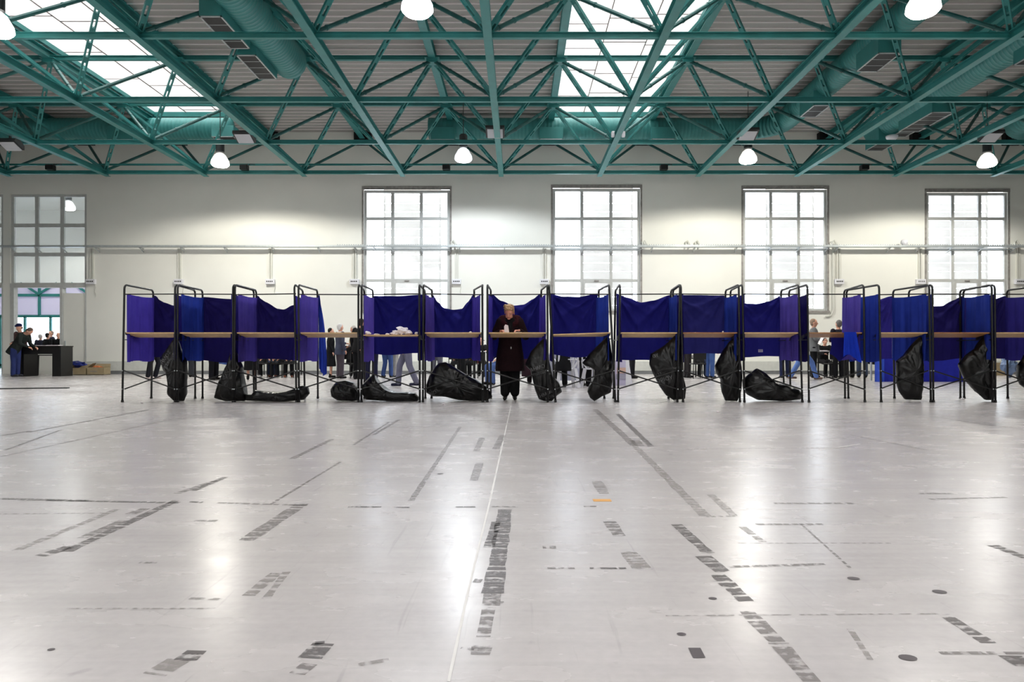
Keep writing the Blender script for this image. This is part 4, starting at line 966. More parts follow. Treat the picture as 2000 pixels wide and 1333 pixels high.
# blue skirted platform on the right
e = thing('blue_skirted_platform', 'low platform wrapped in royal blue cloth behind the right booths', 'platform', (X_(1800, 19.3), 19.6, 0))
z1, z0 = Z_(700, 19.3), Z_(746, 19.3)
MB().box(X_(1722, 19.3), X_(1890, 19.3), 19.32, 20.1, z1-.02, z1).build('deck_board', M['white_pl'], e)
def fn(u, v): return (X_(1721+169*u, 19.3), 19.3-.014*math.sin(u*55)*v, z1-(z1-z0)*v)
MB().grid(fn, 120, 6).build('front_skirt', M['skirt_blue'], e, smooth=True)
def fn(u, v): return (X_(1703+19*u, 19.4), 19.25+.03*math.sin(u*9), Z_(699, 19.3)-(Z_(699, 19.3)-z0+.02)*v)
MB().grid(fn, 16, 4).build('side_skirt', M['skirt_light'], e, smooth=True)
for x in (X_(1728, 19.3), X_(1884, 19.3)):
    for y in (19.36, 20.05): MB().cyl((x, y, 0), (x, y, z1-.02), .03, 8).build('leg', M['galv'], e)
# clear bluish sack at the right edge
tag(crumple((X_(1971, 22.4), 22.4, 0), (.22, .18, .32), 2.3), 'bluish translucent sack standing on the floor at the right', 'bag').data.materials[0] = M['blue_bag']
mb = MB(); x = X_(1950, 24.5)
tag(MB().box(x-.2, x+.3, 24.4, 24.8, 0, .45).build('storage_box', M['card'], loc=(x, 24.4, 0)), 'brown box by the wall left of the bluish sack', 'box')

# white plastic chairs
def plastic_chair(px, D, rot, lb, m='white_pl'):
    e = thing('plastic_chair', lb, 'chair', (X_(px, D), D, 0), 'plastic chairs behind the booths'); L = []
    def mk(mb, n): o = mb.build(n, M[m], None, smooth=False); o.parent = e; return o
    mk(MB().box(-.22, .22, -.22, .22, .42, .45), 'seat')
    for sx in (-1, 1):
        for sy in (-1, 1):
            mb = MB(); mb.prism((.19*sx, .19*sy, .42), (.25*sx, .26*sy, 0), [(-.035, -.025), (.035, -.025), (.035, .025), (-.035, .025)], up=(0, 1, 0)); mk(mb, 'leg')
        mb = MB().tube([(.24*sx, .2, .45), (.26*sx, .2, .62), (.26*sx, -.1, .66), (.24*sx, -.2, .62), (.23*sx, -.22, .45)], .02, 8); mk(mb, 'armrest')
    mb = MB().tube([(-.13, .22, .45), (-.22, .26, .6), (-.22, .30, .82), (-.12, .32, .9), (.12, .32, .9), (.22, .30, .82), (.22, .26, .6), (.13, .22, .45)], .022, 8)
    mb.tube([(-.09, .22, .47), (-.13, .27, .62), (-.13, .29, .66), (.13, .29, .66), (.13, .27, .62), (.09, .22, .47)], .014, 8)
    for k in range(5): mb.bar((-.09+.045*k, .225, .47), (-.13+.065*k, .31, .88), .018, .012)
    mk(mb, 'backrest'); e.rotation_euler = (0, 0, rot); return e
plastic_chair(1105, 16.1, PI+.15, 'white plastic chair with slotted back, right of the woman, turned away from us')
plastic_chair(1163, 16.3, PI-.5, 'white plastic chair half hidden behind the pointed bag')
def steel_chair(px, D, rot, lb):
    e = thing('steel_chair', lb, 'chair', (X_(px, D), D, 0), 'dark chairs behind the booths')
    def mk(mb, n): o = mb.build(n, M['black']); o.parent = e
    mk(MB().box(-.21, .21, -.21, .21, .44, .48), 'seat'); mk(MB().box(-.2, .2, .20, .23, .60, .88), 'backrest')
    for sx in (-1, 1):
        mk(MB().cyl((.19*sx, -.19, 0), (.19*sx, -.19, .44), .013, 6), 'leg'); mk(MB().cyl((.19*sx, .2, 0), (.19*sx, .215, .6), .013, 6), 'leg')
    e.rotation_euler = (0, 0, rot)
for px, D, r, lb in [(676, 21.9, PI, 'thin-legged dark chair just right of the grey-suited man'), (515, 22.4, PI, 'dark chair at the long table, left one behind the third booth'), (545, 22.5, PI, 'dark chair at the long table, middle one behind the third booth'), (566, 22.3, PI, 'dark chair at the long table, right one behind the third booth'),
        (890, 21.4, PI, 'dark chair behind the large slumped bag'), (918, 21.6, PI-.3, 'dark chair left of the gap before the woman'), (1627, 22.0, PI, 'dark chair beside the table of the man in the grey blazer'), (1363, 21.6, PI, 'dark chair at the dark table behind the slate-blue booth'), (1605, 24.2, 0, 'dark chair on the far side of the blazer man\'s table')]:
    steel_chair(px, D, r, lb)

# ================================================================== PEOPLE
SKIN = mat('skin', (214, 160, 136), .55)
SKIN2 = mat('skin_tan', (180, 130, 108), .6)
PM = {}
def pm(rgb, rough=.85, var=.12):
    k = tuple(rgb)
    if k not in PM: PM[k] = mat('garment_cloth', rgb, rough, var=var, scale=7, bump=.2, bscale=30, spec=.2)
    return PM[k]
def vox(mb, name, m, parent, size, smooth=2, it=0):
    me = bpy.data.meshes.new(name); me.from_pydata(mb.v, [], mb.f); me.validate()
    bm = bmesh.new(); bm.from_mesh(me); bmesh.ops.recalc_face_normals(bm, faces=bm.faces); bm.to_mesh(me); bm.free()
    o = bpy.data.objects.new(name, me); COL.objects.link(o)
    r = o.modifiers.new('remesh', 'REMESH'); r.mode = 'VOXEL'; r.voxel_size = size; r.use_smooth_shade = True
    s = o.modifiers.new('smooth', 'SMOOTH'); s.iterations = smooth; s.factor = .5
    dg = bpy.context.evaluated_depsgraph_get()
    m2 = bpy.data.meshes.new_from_object(o.evaluated_get(dg)); m2.name = name
    o.modifiers.clear(); o.data = m2; bpy.data.meshes.remove(me)
    m2.materials.clear(); m2.materials.append(m); m2.polygons.foreach_set('use_smooth', [True]*len(m2.polygons))
    o.parent = parent
    return o
def person(px, D, h, rot, label, top, bottom, hair=(60, 50, 44), shoe=(24, 22, 22), pose='stand', lean=0.0, arms='down', coat=.80, head=0.0, nod=0.0, skirt=None,
           legs=None, voxel=.022, skin=None, hat=None, bald=False, foot_y=None, collar=None, X=None, seat=.47, extra=None, fur=None, held=None):
    skin = skin or SKIN; k = h/1.75
    e = thing('person', label, 'person', (X_(px, D) if X is None else X, D, 0))
    V = lambda x, y, z: Vector((x, y, z))*k
    hz = .92 if pose != 'sit' else seat/k+.09
    dz = hz-.92
    hy = 0
    def U(p):      # upper body frame: lean forward (towards -y) about the hips
        p = Vector(p)+Vector((0, 0, dz)); c = Vector((0, hy, hz)); q = p-c
        y = q.y*math.cos(lean)-q.z*math.sin(lean); z = q.z*math.cos(lean)+q.y*math.sin(lean)
        return (Vector((q.x, y, z))+c)*k
    hc = Vector((0, -.012, 1.60))
    def Hd(p):
        q = Vector(p)-Vector((0, 0, 1.50)); y = q.y*math.cos(nod)-q.z*math.sin(nod); z = q.z*math.cos(nod)+q.y*math.sin(nod)
        q = Vector((q.x*math.cos(head)-y*math.sin(head), q.x*math.sin(head)+y*math.cos(head), z)); return U(q+Vector((0, 0, 1.50)))
    # legs
    if legs is None:
        if pose == 'sit': legs = [((.10, -.44, .48), (.11, -.42, .08)), ((-.10, -.44, .48), (-.11, -.42, .08))]
        else: legs = [((.095, -.015, .49), (.10, .0, .08)), ((-.095, -.015, .49), (-.10, .0, .08))]
    L = []
    for s_, (kn, an) in zip((1, -1), legs): L.append((V(.09*s_, 0, hz-.03), V(*kn), V(*an)))
    if arms == 'down': A = [((.25, .03, 1.14), (.25, -.08, .90)), ((-.25, .03, 1.14), (-.25, -.08, .90))]
    elif arms == 'front': A = [((.24, -.02, 1.15), (.10, -.26, 1.13)), ((-.24, -.02, 1.15), (-.10, -.26, 1.13))]
    elif arms == 'one': A = [((.24, -.02, 1.15), (.17, -.28, 1.12)), ((-.25, .03, 1.14), (-.25, -.06, .90))]
    elif arms == 'table': A = [((.24, -.18, 1.20), (.16, -.42, 1.24)), ((-.24, -.18, 1.20), (-.16, -.42, 1.24))]
    elif arms == 'lap': A = [((.24, -.04, 1.14), (.12, -.28, 1.02)), ((-.24, -.04, 1.14), (-.12, -.28, 1.02))]
    else: A = arms
    AR = [(U((.185*s_, .0, 1.42)), U(a), U(b)) for s_, (a, b) in zip((1, -1), A)]
    def hand(mb, el, wr, s_, fr=.0085):
        d = (wr-el).normalized(); pc = wr+d*.05*k
        side = d.cross(Vector((0, 0, 1))).normalized(); up = side.cross(d)
        mb.cap(wr-d*.02, wr+d*.08*k, .024*k, .028*k, 8)
        for q in (-1.5, -.5, .5, 1.5):
            b0 = wr+d*.09*k+side*q*.016*k; L1 = (.045-.006*abs(q))*k
            b1 = b0+(d*.85-up*.5).normalized()*L1; b2 = b1+(d*.4-up*.9).normalized()*L1*.7
            mb.cap(b0-d*.02, b1, fr*k*1.05, fr*k, 6); mb.cap(b1, b2, fr*k, fr*k*.85, 6)
        tb = wr+d*.03*k-side*s_*.02*k; mb.cap(tb, tb+(d*.6-side*s_*.6-up*.3).normalized()*.055*k, .011*k, .009*k, 6)
    # body: one continuous figure
    mb = MB()
    mb.ell((0, 0, 0), (.078*k, .095*k, .112*k), T=lambda p: Hd((p.x/k, p.y/k-.012, p.z/k+1.635)))
    mb.ell((0, 0, 0), (.056*k, .066*k, .07*k), T=lambda p: Hd((p.x/k, p.y/k-.035, p.z/k+1.57)))
    mb.cap(Hd((0, -.10, 1.625)), Hd((0, -.122, 1.60)), .011*k, .016*k, 6)
    for s_ in (1, -1): mb.ell((0, 0, 0), (.014*k, .022*k, .032*k), T=lambda p: Hd((p.x/k+.080*s_, p.y/k+.0, p.z/k+1.61)), n=8, m=6)
    mb.cap(Hd((0, -.02, 1.57)), U((0, .01, 1.42)), .056*k, .064*k)
    def ring(z, rx, ry, cy=0): return [U((rx*math.cos(2*PI*q/16), cy+ry*math.sin(2*PI*q/16), z)) for q in range(16)]
    mb.rings([ring(.86, .14, .10), ring(.98, .155, .11), ring(1.10, .14, .10), ring(1.28, .165, .115), ring(1.40, .17, .10), ring(1.46, .09, .07)])
    for s_, (hp, kn, an) in zip((1, -1), L):
        mb.cap(hp, kn, .085*k, .055*k); mb.cap(kn, an, .053*k, .036*k)
    for s_, (sh, el, wr) in zip((1, -1), AR):
        mb.cap(sh, el, .050*k, .038*k); mb.cap(el, wr, .036*k, .025*k); hand(mb, el, wr, s_)
    vox(mb, 'body', skin, e, min(voxel, .016))
    # trousers or skirt
    mb = MB(); m_b = pm(bottom)
    if skirt is None:
        for s_, (hp, kn, an) in zip((1, -1), L):
            d = (an-kn).normalized()
            mb.cap(hp, kn, .108*k, .078*k); mb.cap(kn, an-d*.01, .076*k, .070*k)
        mb.rings([ring(.83, .155, .12), ring(.95, .172, .13), ring(1.04, .15, .115)])
        vox(mb, 'trousers', m_b, e, voxel)
    else:
        zs = [1.05, .92, .7, skirt]; rr = [(.15, .115), (.185, .14), (.20, .16), (.23, .19)]
        mb.rings([[V(rx*math.cos(2*PI*q/20)*(1+.03*math.sin(7*2*PI*q/20)), ry*math.sin(2*PI*q/20), z+dz) for q in range(20)] for z, (rx, ry) in zip(zs, rr)])
        vox(mb, 'skirt', m_b, e, voxel)
    # jacket
    mb = MB(); m_t = pm(top); ct = coat
    if ct < .82: mb.rings([ring(ct, .205, .165, -.0), ring(.95, .19, .15), ring(1.10, .168, .132), ring(1.28, .19, .14), ring(1.40, .185, .115), ring(1.47, .085, .075)])
    else: mb.rings([ring(.90, .18, .14), ring(1.10, .165, .13), ring(1.28, .188, .14), ring(1.40, .185, .115), ring(1.47, .085, .075)])
    for s_, (sh, el, wr) in zip((1, -1), AR):
        mb.cap(sh, el, .075*k, .058*k); mb.cap(el, wr-(wr-el).normalized()*.02, .057*k, .043*k)
    vox(mb, 'coat' if ct < .7 else 'jacket', m_t, e, voxel*.9)
    if collar:
        mb = MB(); c_ = [U((.078*math.cos(2*PI*q/12), .004+.07*math.sin(2*PI*q/12), 1.475)) for q in range(13)]; mb.tube(c_, .018*k, 6); mb.build('collar', pm(collar), None, smooth=True).parent = e
    # shoes
    for s_, (hp, kn, an) in zip((1, -1), L):
        f = Vector((.02*s_, -1, 0)).normalized(); b0 = Vector((an.x, an.y, an.z-.03*k))
        mb = MB(); bz = max(.045, an.z-.045*k)
        mb.cap(Vector((an.x, an.y+.03*k, bz)), Vector((an.x, an.y+.03*k, bz))+f*.17*k, .044*k, .036*k, 8); mb.cap(Vector((an.x, an.y+.02, bz)), Vector((an.x, an.y+.01, bz+.07*k)), .044*k, .045*k, 8)
        mz = min(v[2] for v in mb.v); off = max(0, an.z-.08*k)
        mb.v = [(a, b, max(c, off+.004)) for a, b, c in mb.v]
        o = mb.build('shoe', pm(shoe, .4), None, smooth=True); o.parent = e
    # hair
    if not hat:
        mb = MB()
        if bald: mb.ell((0, 0, 0), (.084, .075, .055), T=lambda p: Hd((p.x, p.y+.028, p.z+1.615)))
        else: mb.ell((0, 0, 0), (.085, .093, .098), T=lambda p: Hd((p.x, p.y+.016, p.z+1.662))); mb.ell((0, 0, 0), (.08, .06, .08), T=lambda p: Hd((p.x, p.y+.035, p.z+1.61)))
        vox(mb, 'hair', pm(hair, .7), e, .014)
    else:
        mb = MB(); mb.ell((0, 0, 0), (.088, .102, .075), T=lambda p: Hd((p.x, p.y-.008, p.z+1.70))); mb.cap(Hd((-.03, -.10, 1.695)), Hd((.03, -.15, 1.69)), .03, .03)
        vox(mb, 'cap', pm(hat), e, .014)
        mb = MB().ell((0, 0, 0), (.083, .06, .06), T=lambda p: Hd((p.x, p.y+.035, p.z+1.61))); vox(mb, 'hair', pm(hair), e, .014)
    e.rotation_euler = (0, 0, rot)
    return e, U, Hd, k
BLK = (20, 20, 23); NVY = (26, 30, 56); JEAN = (74, 98, 150); GRY = (84, 86, 98); CHR = (44, 44, 48); BRN = (66, 40, 34)
R_ = PI/2      # +90deg turns a figure to face the right of the photo (+X)
person(30, 23.2, 1.84, R_, 'person in a dark green-black coat and jeans bending over the black counter', (38, 44, 42), (44, 54, 104), hair=(96, 78, 68), shoe=(60, 60, 66), lean=.60, arms='table', coat=.70, nod=.5)
person(44, 24.7, 1.84, -.3, 'person in a dark blue cap standing behind the black counter', (92, 70, 70), BLK, hat=(20, 26, 70), lean=.15, arms='front')
for i, (px, D, h, hc, lb) in enumerate([(79, 30.5, 1.62, (190, 186, 184), 'grey-haired person seen through the doorway, leftmost of the group'), (93, 29.4, 1.64, (40, 34, 32), 'dark-haired person in black seen through the doorway'),
        (100, 32.3, 1.82, (140, 120, 108), 'tallest person seen through the doorway'), (114, 30.6, 1.68, (90, 70, 60), 'person at the right side of the doorway, half hidden')]):
    person(px, D, h, [PI, PI-.4, -.6, .5][i], lb, [(34, 36, 52), BLK, (40, 42, 60), BLK][i], BLK, hair=hc)
person(301, 21.2, 1.75, R_+.4, 'person whose dark trousers and sneakers show under the leftmost booth', (30, 32, 46), (26, 27, 34), shoe=(196, 180, 176), legs=[((.10, -.12, .50), (.10, -.02, .08)), ((-.09, .10, .48), (-.09, .16, .09))])
person(375, 22.8, 1.72, PI, 'person whose charcoal trousers show beside the second booth rear leg', (40, 40, 44), (54, 56, 62), legs=[((.04, 0, .49), (.05, 0, .08)), ((-.05, .02, .49), (-.06, .0, .08))])
person(417, 20.4, 1.78, R_-.3, 'person in black trousers standing behind the second booth', BLK, (18, 18, 24))
person(438, 22.6, 1.68, R_, 'seated person in blue jeans behind the second booth', (60, 84, 140), (62, 88, 156), pose='sit', arms='lap')
person(491, 20.6, 1.66, PI+.3, 'person in a long black skirt behind the third booth, dark red bag at her side', (40, 24, 28), BLK, skirt=.30, arms='lap')
for px, D, r, t_, b_, sh, lb in [(512, 22.9, 0, (30, 30, 40), BLK, (200, 198, 200), 'seated person in pale shoes at the long table behind the third booth'), (532, 23.6, .3, (34, 34, 44), (36, 44, 66), (70, 40, 30), 'seated person in dark blue at the long table, middle of the group'),
        (549, 22.9, -.2, BLK, (30, 32, 40), (96, 56, 40), 'seated person with brown shoes at the long table'), (567, 22.7, .2, BLK, BLK, (120, 64, 44), 'seated person in black nearest the fourth booth post')]:
    person(px, D, 1.68, r, lb, t_, b_, shoe=sh, pose='sit', arms='lap', lean=.1)
person(664, 21.5, 1.72, R_+.7, 'white-haired person in a grey suit seen over the open booth shelf', (68, 72, 90), (78, 70, 78), hair=(222, 220, 218), arms='one', coat=.76, head=.1, collar=(236, 236, 240), bald=False, voxel=.016)
person(646, 22.2, 1.60, R_+.2, 'person in a long black coat and skirt left of the grey suit', BLK, BLK, skirt=.40, coat=.6, hair=(30, 26, 26))
person(686, 22.6, 1.50, PI, 'person in black with a white slip, right of the grey suit', BLK, BLK, arms='front', pose='sit', hair=(206, 190, 150))
person(700, 20.9, 1.86, PI-.4, 'tall person in a black jacket and black trousers beside the open booth', BLK, (20, 20, 24), lean=.2, coat=.76)
person(701, 22.3, 1.70, -R_, 'person in a pale grey jacket half hidden by the booth post', (164, 158, 156), (52, 50, 56), lean=.25, arms='front', hair=(190, 184, 176))
person(725, 18.7, 1.82, PI+.2, 'person in a dark quilted jacket and navy trousers behind the papers booth', (28, 30, 44), (30, 30, 56), coat=.78)
person(756, 22.4, 1.74, PI-.3, 'person in blue jeans behind the papers booth', NVY, (62, 84, 138), legs=[((.10, -.06, .49), (.12, .05, .08)), ((-.12, -.03, .49), (-.11, -.06, .08))])
person(772, 22.9, 1.70, R_, 'person in pale trousers between the jeans and the grey trousers', BLK, (160, 158, 156))
person(795, 16.6, 1.78, -R_+.2, 'person in grey trousers striding left behind the papers booth', (120, 122, 134), (112, 112, 132), shoe=(34, 36, 60), legs=[((.10, .05, .50), (.09, .22, .10)), ((-.10, -.17, .50), (-.10, -.20, .085))])
person(853, 20.6, 1.76, PI, 'person in mid-grey trousers standing behind the large slumped bag', GRY, (104, 104, 116))
person(893, 21.7, 1.70, 0, 'seated person in black behind the booth left of the woman', BLK, BLK, pose='sit', arms='lap')
person(901, 19.7, 1.80, R_+.4, 'person in black trousers standing behind the booth left of the woman', BLK, BLK)
person(923, 21.8, 1.66, -.4, 'seated person in black with a dark red sleeve, in the gap left of the woman', (110, 30, 34), BLK, pose='sit', arms='lap')
person(938, 23.75, 1.64, .2, 'seated person in black behind the pale table left of the woman', BLK, BLK, pose='sit', arms='table')
person(983, 17.6, 1.70, -.9, 'seated person whose blue jeans show left of the woman\'s trousers', (60, 56, 70), (84, 108, 164), pose='sit', arms='lap')
person(1033, 17.6, 1.66, PI-.3, 'seated person in a dark plum coat right of the woman\'s trousers', (46, 26, 34), (30, 20, 24), pose='sit', arms='lap', coat=.55)
person(1100, 15.9, 1.68, PI+.1, 'person in a black jacket seated on the slotted plastic chair', BLK, BLK, pose='sit', arms='table', coat=.75)
person(1143, 16.6, 1.74, PI-.8, 'person in black trousers and boots beside the slotted plastic chair', BLK, BLK)
person(1234, 21.6, 1.76, R_, 'person in dark trousers behind the poster stand', BLK, (24, 24, 30))
person(1342, 22.2, 1.78, R_+.2, 'person in charcoal trousers behind the slate-blue curtain, left one', CHR, (46, 42, 44))
person(1386, 21.9, 1.76, R_+.6, 'person in blue jeans behind the slate-blue curtain', (70, 80, 110), (72, 100, 160))
person(1366, 23.2, 1.66, 0, 'seated person in black at the dark table behind the slate-blue curtain', BLK, BLK, pose='sit', arms='table')
person(1533, 22.0, 1.74, PI, 'person in dark blue jeans left of the purple side curtain', (36, 36, 60), (38, 44, 76))
person(1566, 20.6, 1.78, R_-.2, 'person in light blue jeans and brown shoes walking behind the purple curtain', (60, 60, 80), (92, 120, 182), shoe=(112, 92, 84), legs=[((.10, -.30, .50), (.10, -.42, .085)), ((-.10, .12, .49), (-.10, .33, .11))])
person(1589, 22.2, 1.90, R_-.35, 'person in a grey blazer and black trousers holding a sheet of paper', (112, 114, 116), (20, 20, 24), hair=(146, 124, 108), arms='front', coat=.78, voxel=.016)
person(1608, 24.0, 1.62, 0, 'seated person in black writing at the table behind the grey blazer', BLK, BLK, pose='sit', arms='table', lean=.2)
person(1638, 21.8, 1.84, PI+.15, 'grey-haired person in a dark coat seen from behind, left of the purple curtain', (32, 30, 40), (26, 26, 30), hair=(110, 106, 104), arms='front', coat=.7, voxel=.016)
person(1659, 22.2, 1.76, PI, 'person in black trousers behind the loose blue cloth', BLK, (24, 26, 26))
person(1684, 22.4, 1.78, PI-.3, 'person in faded grey-blue jeans behind the purple curtain', (40, 44, 60), (76, 86, 106))
person(1697, 23.6, 1.68, .5, 'seated person in black left of the blue platform', BLK, BLK, pose='sit', arms='lap')
pp = P(1605, 661, 21.9); o = MB().prism(pp, pp+Vector((.03, .01, 0)), [(-.10, -.02), (.10, -.13), (.10, .15), (-.08, .22)]) 
mb = MB(); mb.bar(P(1600, 672, 21.75), P(1609, 655, 21.75), .012, .2, up=(0, 1, .0)); tag(mb.build('paper_sheet', M['paper'], loc=tuple(P(1605, 664, 21.75))), 'white sheet held by the person in the grey blazer', 'paper')

# ------------------------------------------------------------------ the woman writing in the booth
WXp, WD_ = X_(996, 11.95), 11.98
e, U, Hd, k = None, None, None, None
def woman():
    e = thing('person', 'woman in a dark plum fur-collared coat reading a slip of paper at the booth shelf', 'person', (WXp, WD_, 0))
    # local frame: faces the camera (-y); origin on the floor
    lean = .16
    def U(p):
        p = Vector(p); q = p-Vector((0, 0, .88)); return Vector((q.x, q.y*math.cos(lean)-q.z*math.sin(lean), q.z*math.cos(lean)+q.y*math.sin(lean)+.88))
    nod = .42; turn = -.18; tilt = -.06
    hb = Vector((-.005, -.02, 1.43))
    def Hd(p):      # head frame: origin at the base of the skull, metres
        q = Vector(p); c, s = math.cos(tilt), math.sin(tilt); q = Vector((q.x*c-q.z*s, q.y, q.x*s+q.z*c))
        q = Vector((q.x, q.y*math.cos(nod)-q.z*math.sin(nod), q.z*math.cos(nod)+q.y*math.sin(nod)))
        q = Vector((q.x*math.cos(turn)-q.y*math.sin(turn), q.x*math.sin(turn)+q.y*math.cos(turn), q.z)); return U(hb+q)
    sk = mat('woman_skin', (222, 158, 134), .5, var=.06, scale=20)
    mb = MB()
    E = lambda c, r, n=14, m=10: mb.ell((0, 0, 0), r, T=lambda p: Hd((p.x+c[0], p.y+c[1], p.z+c[2])), n=n, m=m)
    E((0, .005, .135), (.074, .092, .095)); E((0, -.03, .075), (.058, .060, .072)); E((0, -.065, .025), (.030, .026, .022)); E((0, -.083, .062), (.026, .014, .016))
    for s_ in (1, -1):
        E((.033*s_, -.066, .082), (.026, .020, .026)); E((.078*s_, .005, .095), (.010, .020, .030)); E((.030*s_, -.080, .138), (.026, .010, .009))
        E((.040*s_, -.040, .045), (.022, .030, .024)); E((.011*s_, -.098, .083), (.009, .009, .007)); E((.030*s_, -.077, .117), (.015, .010, .010))
    mb.cap(Hd((0, -.088, .125)), Hd((0, -.112, .088)), .008, .0125, 8); E((0, -.105, .085), (.011, .010, .009))
    mb.cap(Hd((0, 0, .06)), U((0, .0, 1.38)), .050, .06)
    def ring(z, rx, ry, cy=0): return [U((rx*math.cos(2*PI*q/20), cy+ry*math.sin(2*PI*q/20), z)) for q in range(20)]
    mb.rings([ring(.80, .15, .11), ring(.95, .15, .11), ring(1.10, .14, .10), ring(1.25, .16, .12), ring(1.35, .16, .10), ring(1.41, .07, .06)])
    for s_ in (1, -1):
        mb.cap((.085*s_, 0, .85), (.088*s_, -.01, .46), .085, .055); mb.cap((.088*s_, -.01, .46), (.085*s_, .0, .07), .052, .036)
    # arms: elbows out, hands over the shelf edge (shelf plane 1.10..1.16)
    yh = D0+.17-WD_
    hands = {1: (Vector((X_(1006, 11.5)-WXp+.02, yh+.03, 1.190)), Vector((-.9, -.30, -.12)).normalized()), -1: (Vector((X_(983, 11.5)-WXp-.045, yh+.04, 1.175)), Vector((.75, -.5, .25)).normalized())}
    arms = {}
    for s_ in (1, -1):
        sh = U((.165*s_, .0, 1.36)); wr, dd = hands[s_]; wr = wr+Vector((.045 if s_ < 0 else 0, 0, 0))
        wr = wr+Vector((.05*s_, .02, 0)); el = Vector((.27*s_, -.10, 1.10)); arms[s_] = (sh, el, wr)
        mb.cap(sh, el, .045, .036); mb.cap(el, wr, .034, .022)
        d = (dd*.6+(wr-el).normalized()*.4).normalized(); side = d.cross(Vector((0, 0, 1))).normalized(); up = side.cross(d).normalized()
        pc = wr+d*.03
        for q in (-1.5, -.5, .5, 1.5): mb.cap(wr+side*q*.009, wr+d*.068+side*q*.0155, .013, .0105, 8)
        ln = [.036, .042, .040, .031]
        for i, q in enumerate((-1.5, -.5, .5, 1.5)):
            b0 = wr+d*.068+side*q*.0155; curl = (.5+.15*i)
            b1 = b0+(d*math.cos(curl)-up*math.sin(curl))*ln[i]; b2 = b1+(d*math.cos(curl+.7)-up*math.sin(curl+.7))*ln[i]*.66; b3 = b2+(d*math.cos(curl+1.2)-up*math.sin(curl+1.2))*ln[i]*.5
            mb.cap(b0, b1, .0098, .0086, 8); mb.cap(b1, b2, .0086, .0078, 8); mb.cap(b2, b3, .0078, .0066, 8)
        sg = 1 if side.y < 0 else -1
        t0 = wr+d*.022+side*.018*sg; t1 = t0+(d*.6+side*sg*.7).normalized()*.036; t2 = t1+(d*.9+side*sg*.15-up*.2).normalized()*.028
        mb.cap(t0, t1, .0115, .0098, 8); mb.cap(t1, t2, .0095, .0078, 8)
    body = vox(mb, 'body', sk, e, .0052, 2)
    def part(mb, n, m, v=.012, sm=2): return vox(mb, n, m, e, v, sm)
    def small(fn_pts, n, m, r=.003):
        o = MB().tube([Hd(p) for p in fn_pts], r, 6).build(n, m, None, smooth=True); o.parent = e; return o
    dark = mat('eye_line', (58, 36, 30), .6); lip = mat('lip_rose', (170, 82, 80), .45); brow = mat('eyebrow_brown', (110, 82, 60), .8)
    for s_ in (1, -1):
        small([(s_*(.018+.024*t), -.0915+.004*t+.003*math.sin(PI*t)*-1, .111-.004*math.sin(PI*t)) for t in [q/6 for q in range(7)]], 'eyelid', dark, .0022)
        small([(s_*(.014+.032*t), -.093+.010*t*t, .139+.006*math.sin(PI*t)) for t in [q/6 for q in range(7)]], 'eyebrow', brow, .0032)
    small([(-.022+.044*t, -.0935-.005*math.sin(PI*t), .058) for t in [q/8 for q in range(9)]], 'lips', lip, .0040)
    # hair: short, swept, light brown with blonde strands
    mb = MB(); rnd = random.Random(5)
    E2 = lambda c, r: mb.ell((0, 0, 0), r, T=lambda p: Hd((p.x+c[0], p.y+c[1], p.z+c[2])), n=14, m=10)
    E2((0, .020, .168), (.084, .090, .082)); E2((0, .045, .12), (.078, .062, .075)); E2((-.012, -.040, .200), (.062, .042, .036)); 
    for s_ in (1, -1): E2((.076*s_, -.008, .140), (.014, .032, .04))
    for q in range(70):
        a = rnd.uniform(-1.5, 1.5); b = rnd.uniform(.2, 1.35)
        p0 = Vector((.080*math.sin(a)*math.cos(b*.6), .012-.088*math.cos(a)*math.cos(b), .165+.085*math.sin(b))); dr = Vector((-.5+rnd.uniform(-.4, .4), -.25+rnd.uniform(-.4, .3), .15)).normalized()
        mb.cap(Hd(p0), Hd(p0+dr*.028+Vector((0, 0, .004))), .011, .005, 6)
    hm = mat('blonde_brown_hair', (172, 136, 96), .55, var=.38, scale=42)
    part(mb, 'hair', hm, .006, 1)
    # dark sweater neck, coat, fur collar, trousers, shoes, bag
    mb = MB(); mb.cap(U((0, -.03, 1.36)), Hd((0, -.012, .02)), .075, .064); mb.ell((0, 0, 0), (.125, .10, .06), T=lambda p: U((p.x, p.y-.01, p.z+1.37))); mb.cap(U((0, -.10, 1.15)), U((0, -.06, 1.33)), .07, .075); part(mb, 'sweater', pm((14, 13, 15)), .01)
    coatm = mat('dark_plum_coat', (30, 13, 17), .9, var=.22, scale=30, bump=.6, bscale=70, spec=.15)
    mb = MB()
    def ring2(z, rx, ry, fl=0): return [((rx*math.cos(2*PI*q/28))*(1+fl*math.sin(5*2*PI*q/28)), ry*math.sin(2*PI*q/28)*(1+fl*math.cos(6*2*PI*q/28)), z) for q in range(28)]
    low = [ring2(.50, .255, .20, .03), ring2(.62, .25, .195, .02), ring2(.78, .235, .18, .01), ring2(.90, .215, .165)]
    R = [[Vector(p) for p in r] for r in low]+[[U((.195*math.cos(2*PI*q/28), .15*math.sin(2*PI*q/28), 1.03)) for q in range(28)], [U((.205*math.cos(2*PI*q/28), .15*math.sin(2*PI*q/28), 1.2)) for q in range(28)], [U((.195*math.cos(2*PI*q/28), .125*math.sin(2*PI*q/28), 1.33)) for q in range(28)], [U((.09*math.cos(2*PI*q/28), .02+.08*math.sin(2*PI*q/28), 1.40)) for q in range(28)]]
    mb.rings(R)
    for s_ in (1, -1):
        sh, el, wr = arms[s_]; mb.cap(sh, el, .074, .068); mb.cap(el, wr-(wr-el).normalized()*.035, .066, .050)
    part(mb, 'coat', coatm, .012)
    mb = MB(); rnd = random.Random(9)
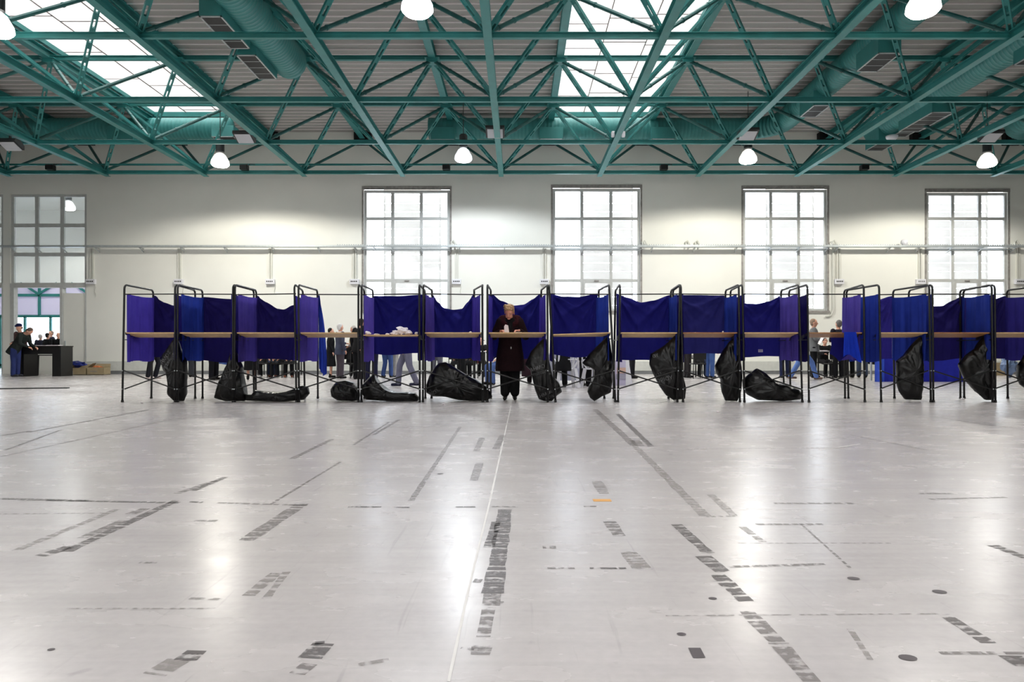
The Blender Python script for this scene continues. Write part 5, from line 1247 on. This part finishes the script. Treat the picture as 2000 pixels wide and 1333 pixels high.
    for q in range(26):
        a = -PI*.5+2*PI*q/26+.12; fr_ = max(0, -math.sin(a))
        if fr_ > .93: continue
        c0 = U((.135*math.cos(a)*(1-.15*fr_), .02+.105*math.sin(a), 1.405-.11*fr_))
        mb.ell(c0, (.064, .064, .062), n=10, m=7)
        for j in range(9): mb.cap(c0, c0+Vector((rnd.uniform(-1, 1), rnd.uniform(-1, .6), rnd.uniform(-.8, 1))).normalized()*.068, .036, .006, 6)
    part(mb, 'fur_collar', mat('fur_collar', (52, 22, 26), .95, var=.35, scale=40, bump=.8, bscale=90, spec=.1), .009, 1)
    mb = MB()
    for s_ in (1, -1):
        mb.cap((.085*s_, 0, .85), (.088*s_, -.01, .46), .11, .088); mb.cap((.088*s_, -.01, .46), (.086*s_, .0, .13), .088, .080)
    part(mb, 'trousers', pm((12, 12, 14)), .012)
    for s_ in (1, -1):
        mb = MB(); mb.cap((.083*s_, .03, .042), (.088*s_, -.13, .036), .040, .034, 10); mb.cap((.083*s_, .02, .06), (.083*s_, .0, .10), .042, .045, 10); mb.v = [(a, b, max(c, .003)) for a, b, c in mb.v]
        o = mb.build('shoe', pm((14, 13, 14), .35), None, smooth=True); o.parent = e
    mb = MB(); mb.ell((.02, -.205, .90), (.012, .012, .022), n=8, m=6)
    o = mb.build('pendant_clasp', M['galv'], None, smooth=True); o.parent = e
    return e
woman()
# slip of paper in her hand, leaflets on the shelf
c = P(990, 642, 11.50); mb = MB(); v = [P(985, 649, 11.52), P(994.5, 650, 11.50), P(992.5, 636, 11.47), P(987, 634, 11.49), P(984.5, 638, 11.50)]; n = len(v)
mb.v = [tuple(q) for q in v]+[tuple(q+Vector((0, .0015, 0))) for q in v]; mb.f = [tuple(range(n)), tuple(reversed(range(n, 2*n)))]+[(i, i+n, (i+1) % n+n, (i+1) % n) for i in range(n)]
tag(mb.build('ballot_slip', M['paper'], loc=tuple(c)), 'white paper slip held up in the woman\'s hand', 'paper')
for x0, x1, zz, lb in [(996, 1008, 0, 'folded paper lying on the shelf under the woman\'s hand'), (1008, 1019, .003, 'white envelope on the shelf right of the woman\'s hand')]:
    zt_ = zf1(649.5)-.062*.35
    mb = MB(); y = D0+.07; dz_ = .062/.34
    mb.v = []
    for yy in (y, y+.13):
        for zz_ in (0.003, .010):
            for px in (x0, x1): mb.v.append((X_(px, D0+.1), yy, zf1(649.5)-dz_*(yy-D0-.022)+zz_+zz))
    mb.f = [(0, 1, 5, 4), (2, 6, 7, 3), (0, 2, 3, 1), (4, 5, 7, 6), (0, 4, 6, 2), (1, 3, 7, 5)]
    tag(mb.build('ballot_paper', M['paper'], loc=(X_((x0+x1)/2, D0+.1), y, zf1(649.5))), lb, 'paper')
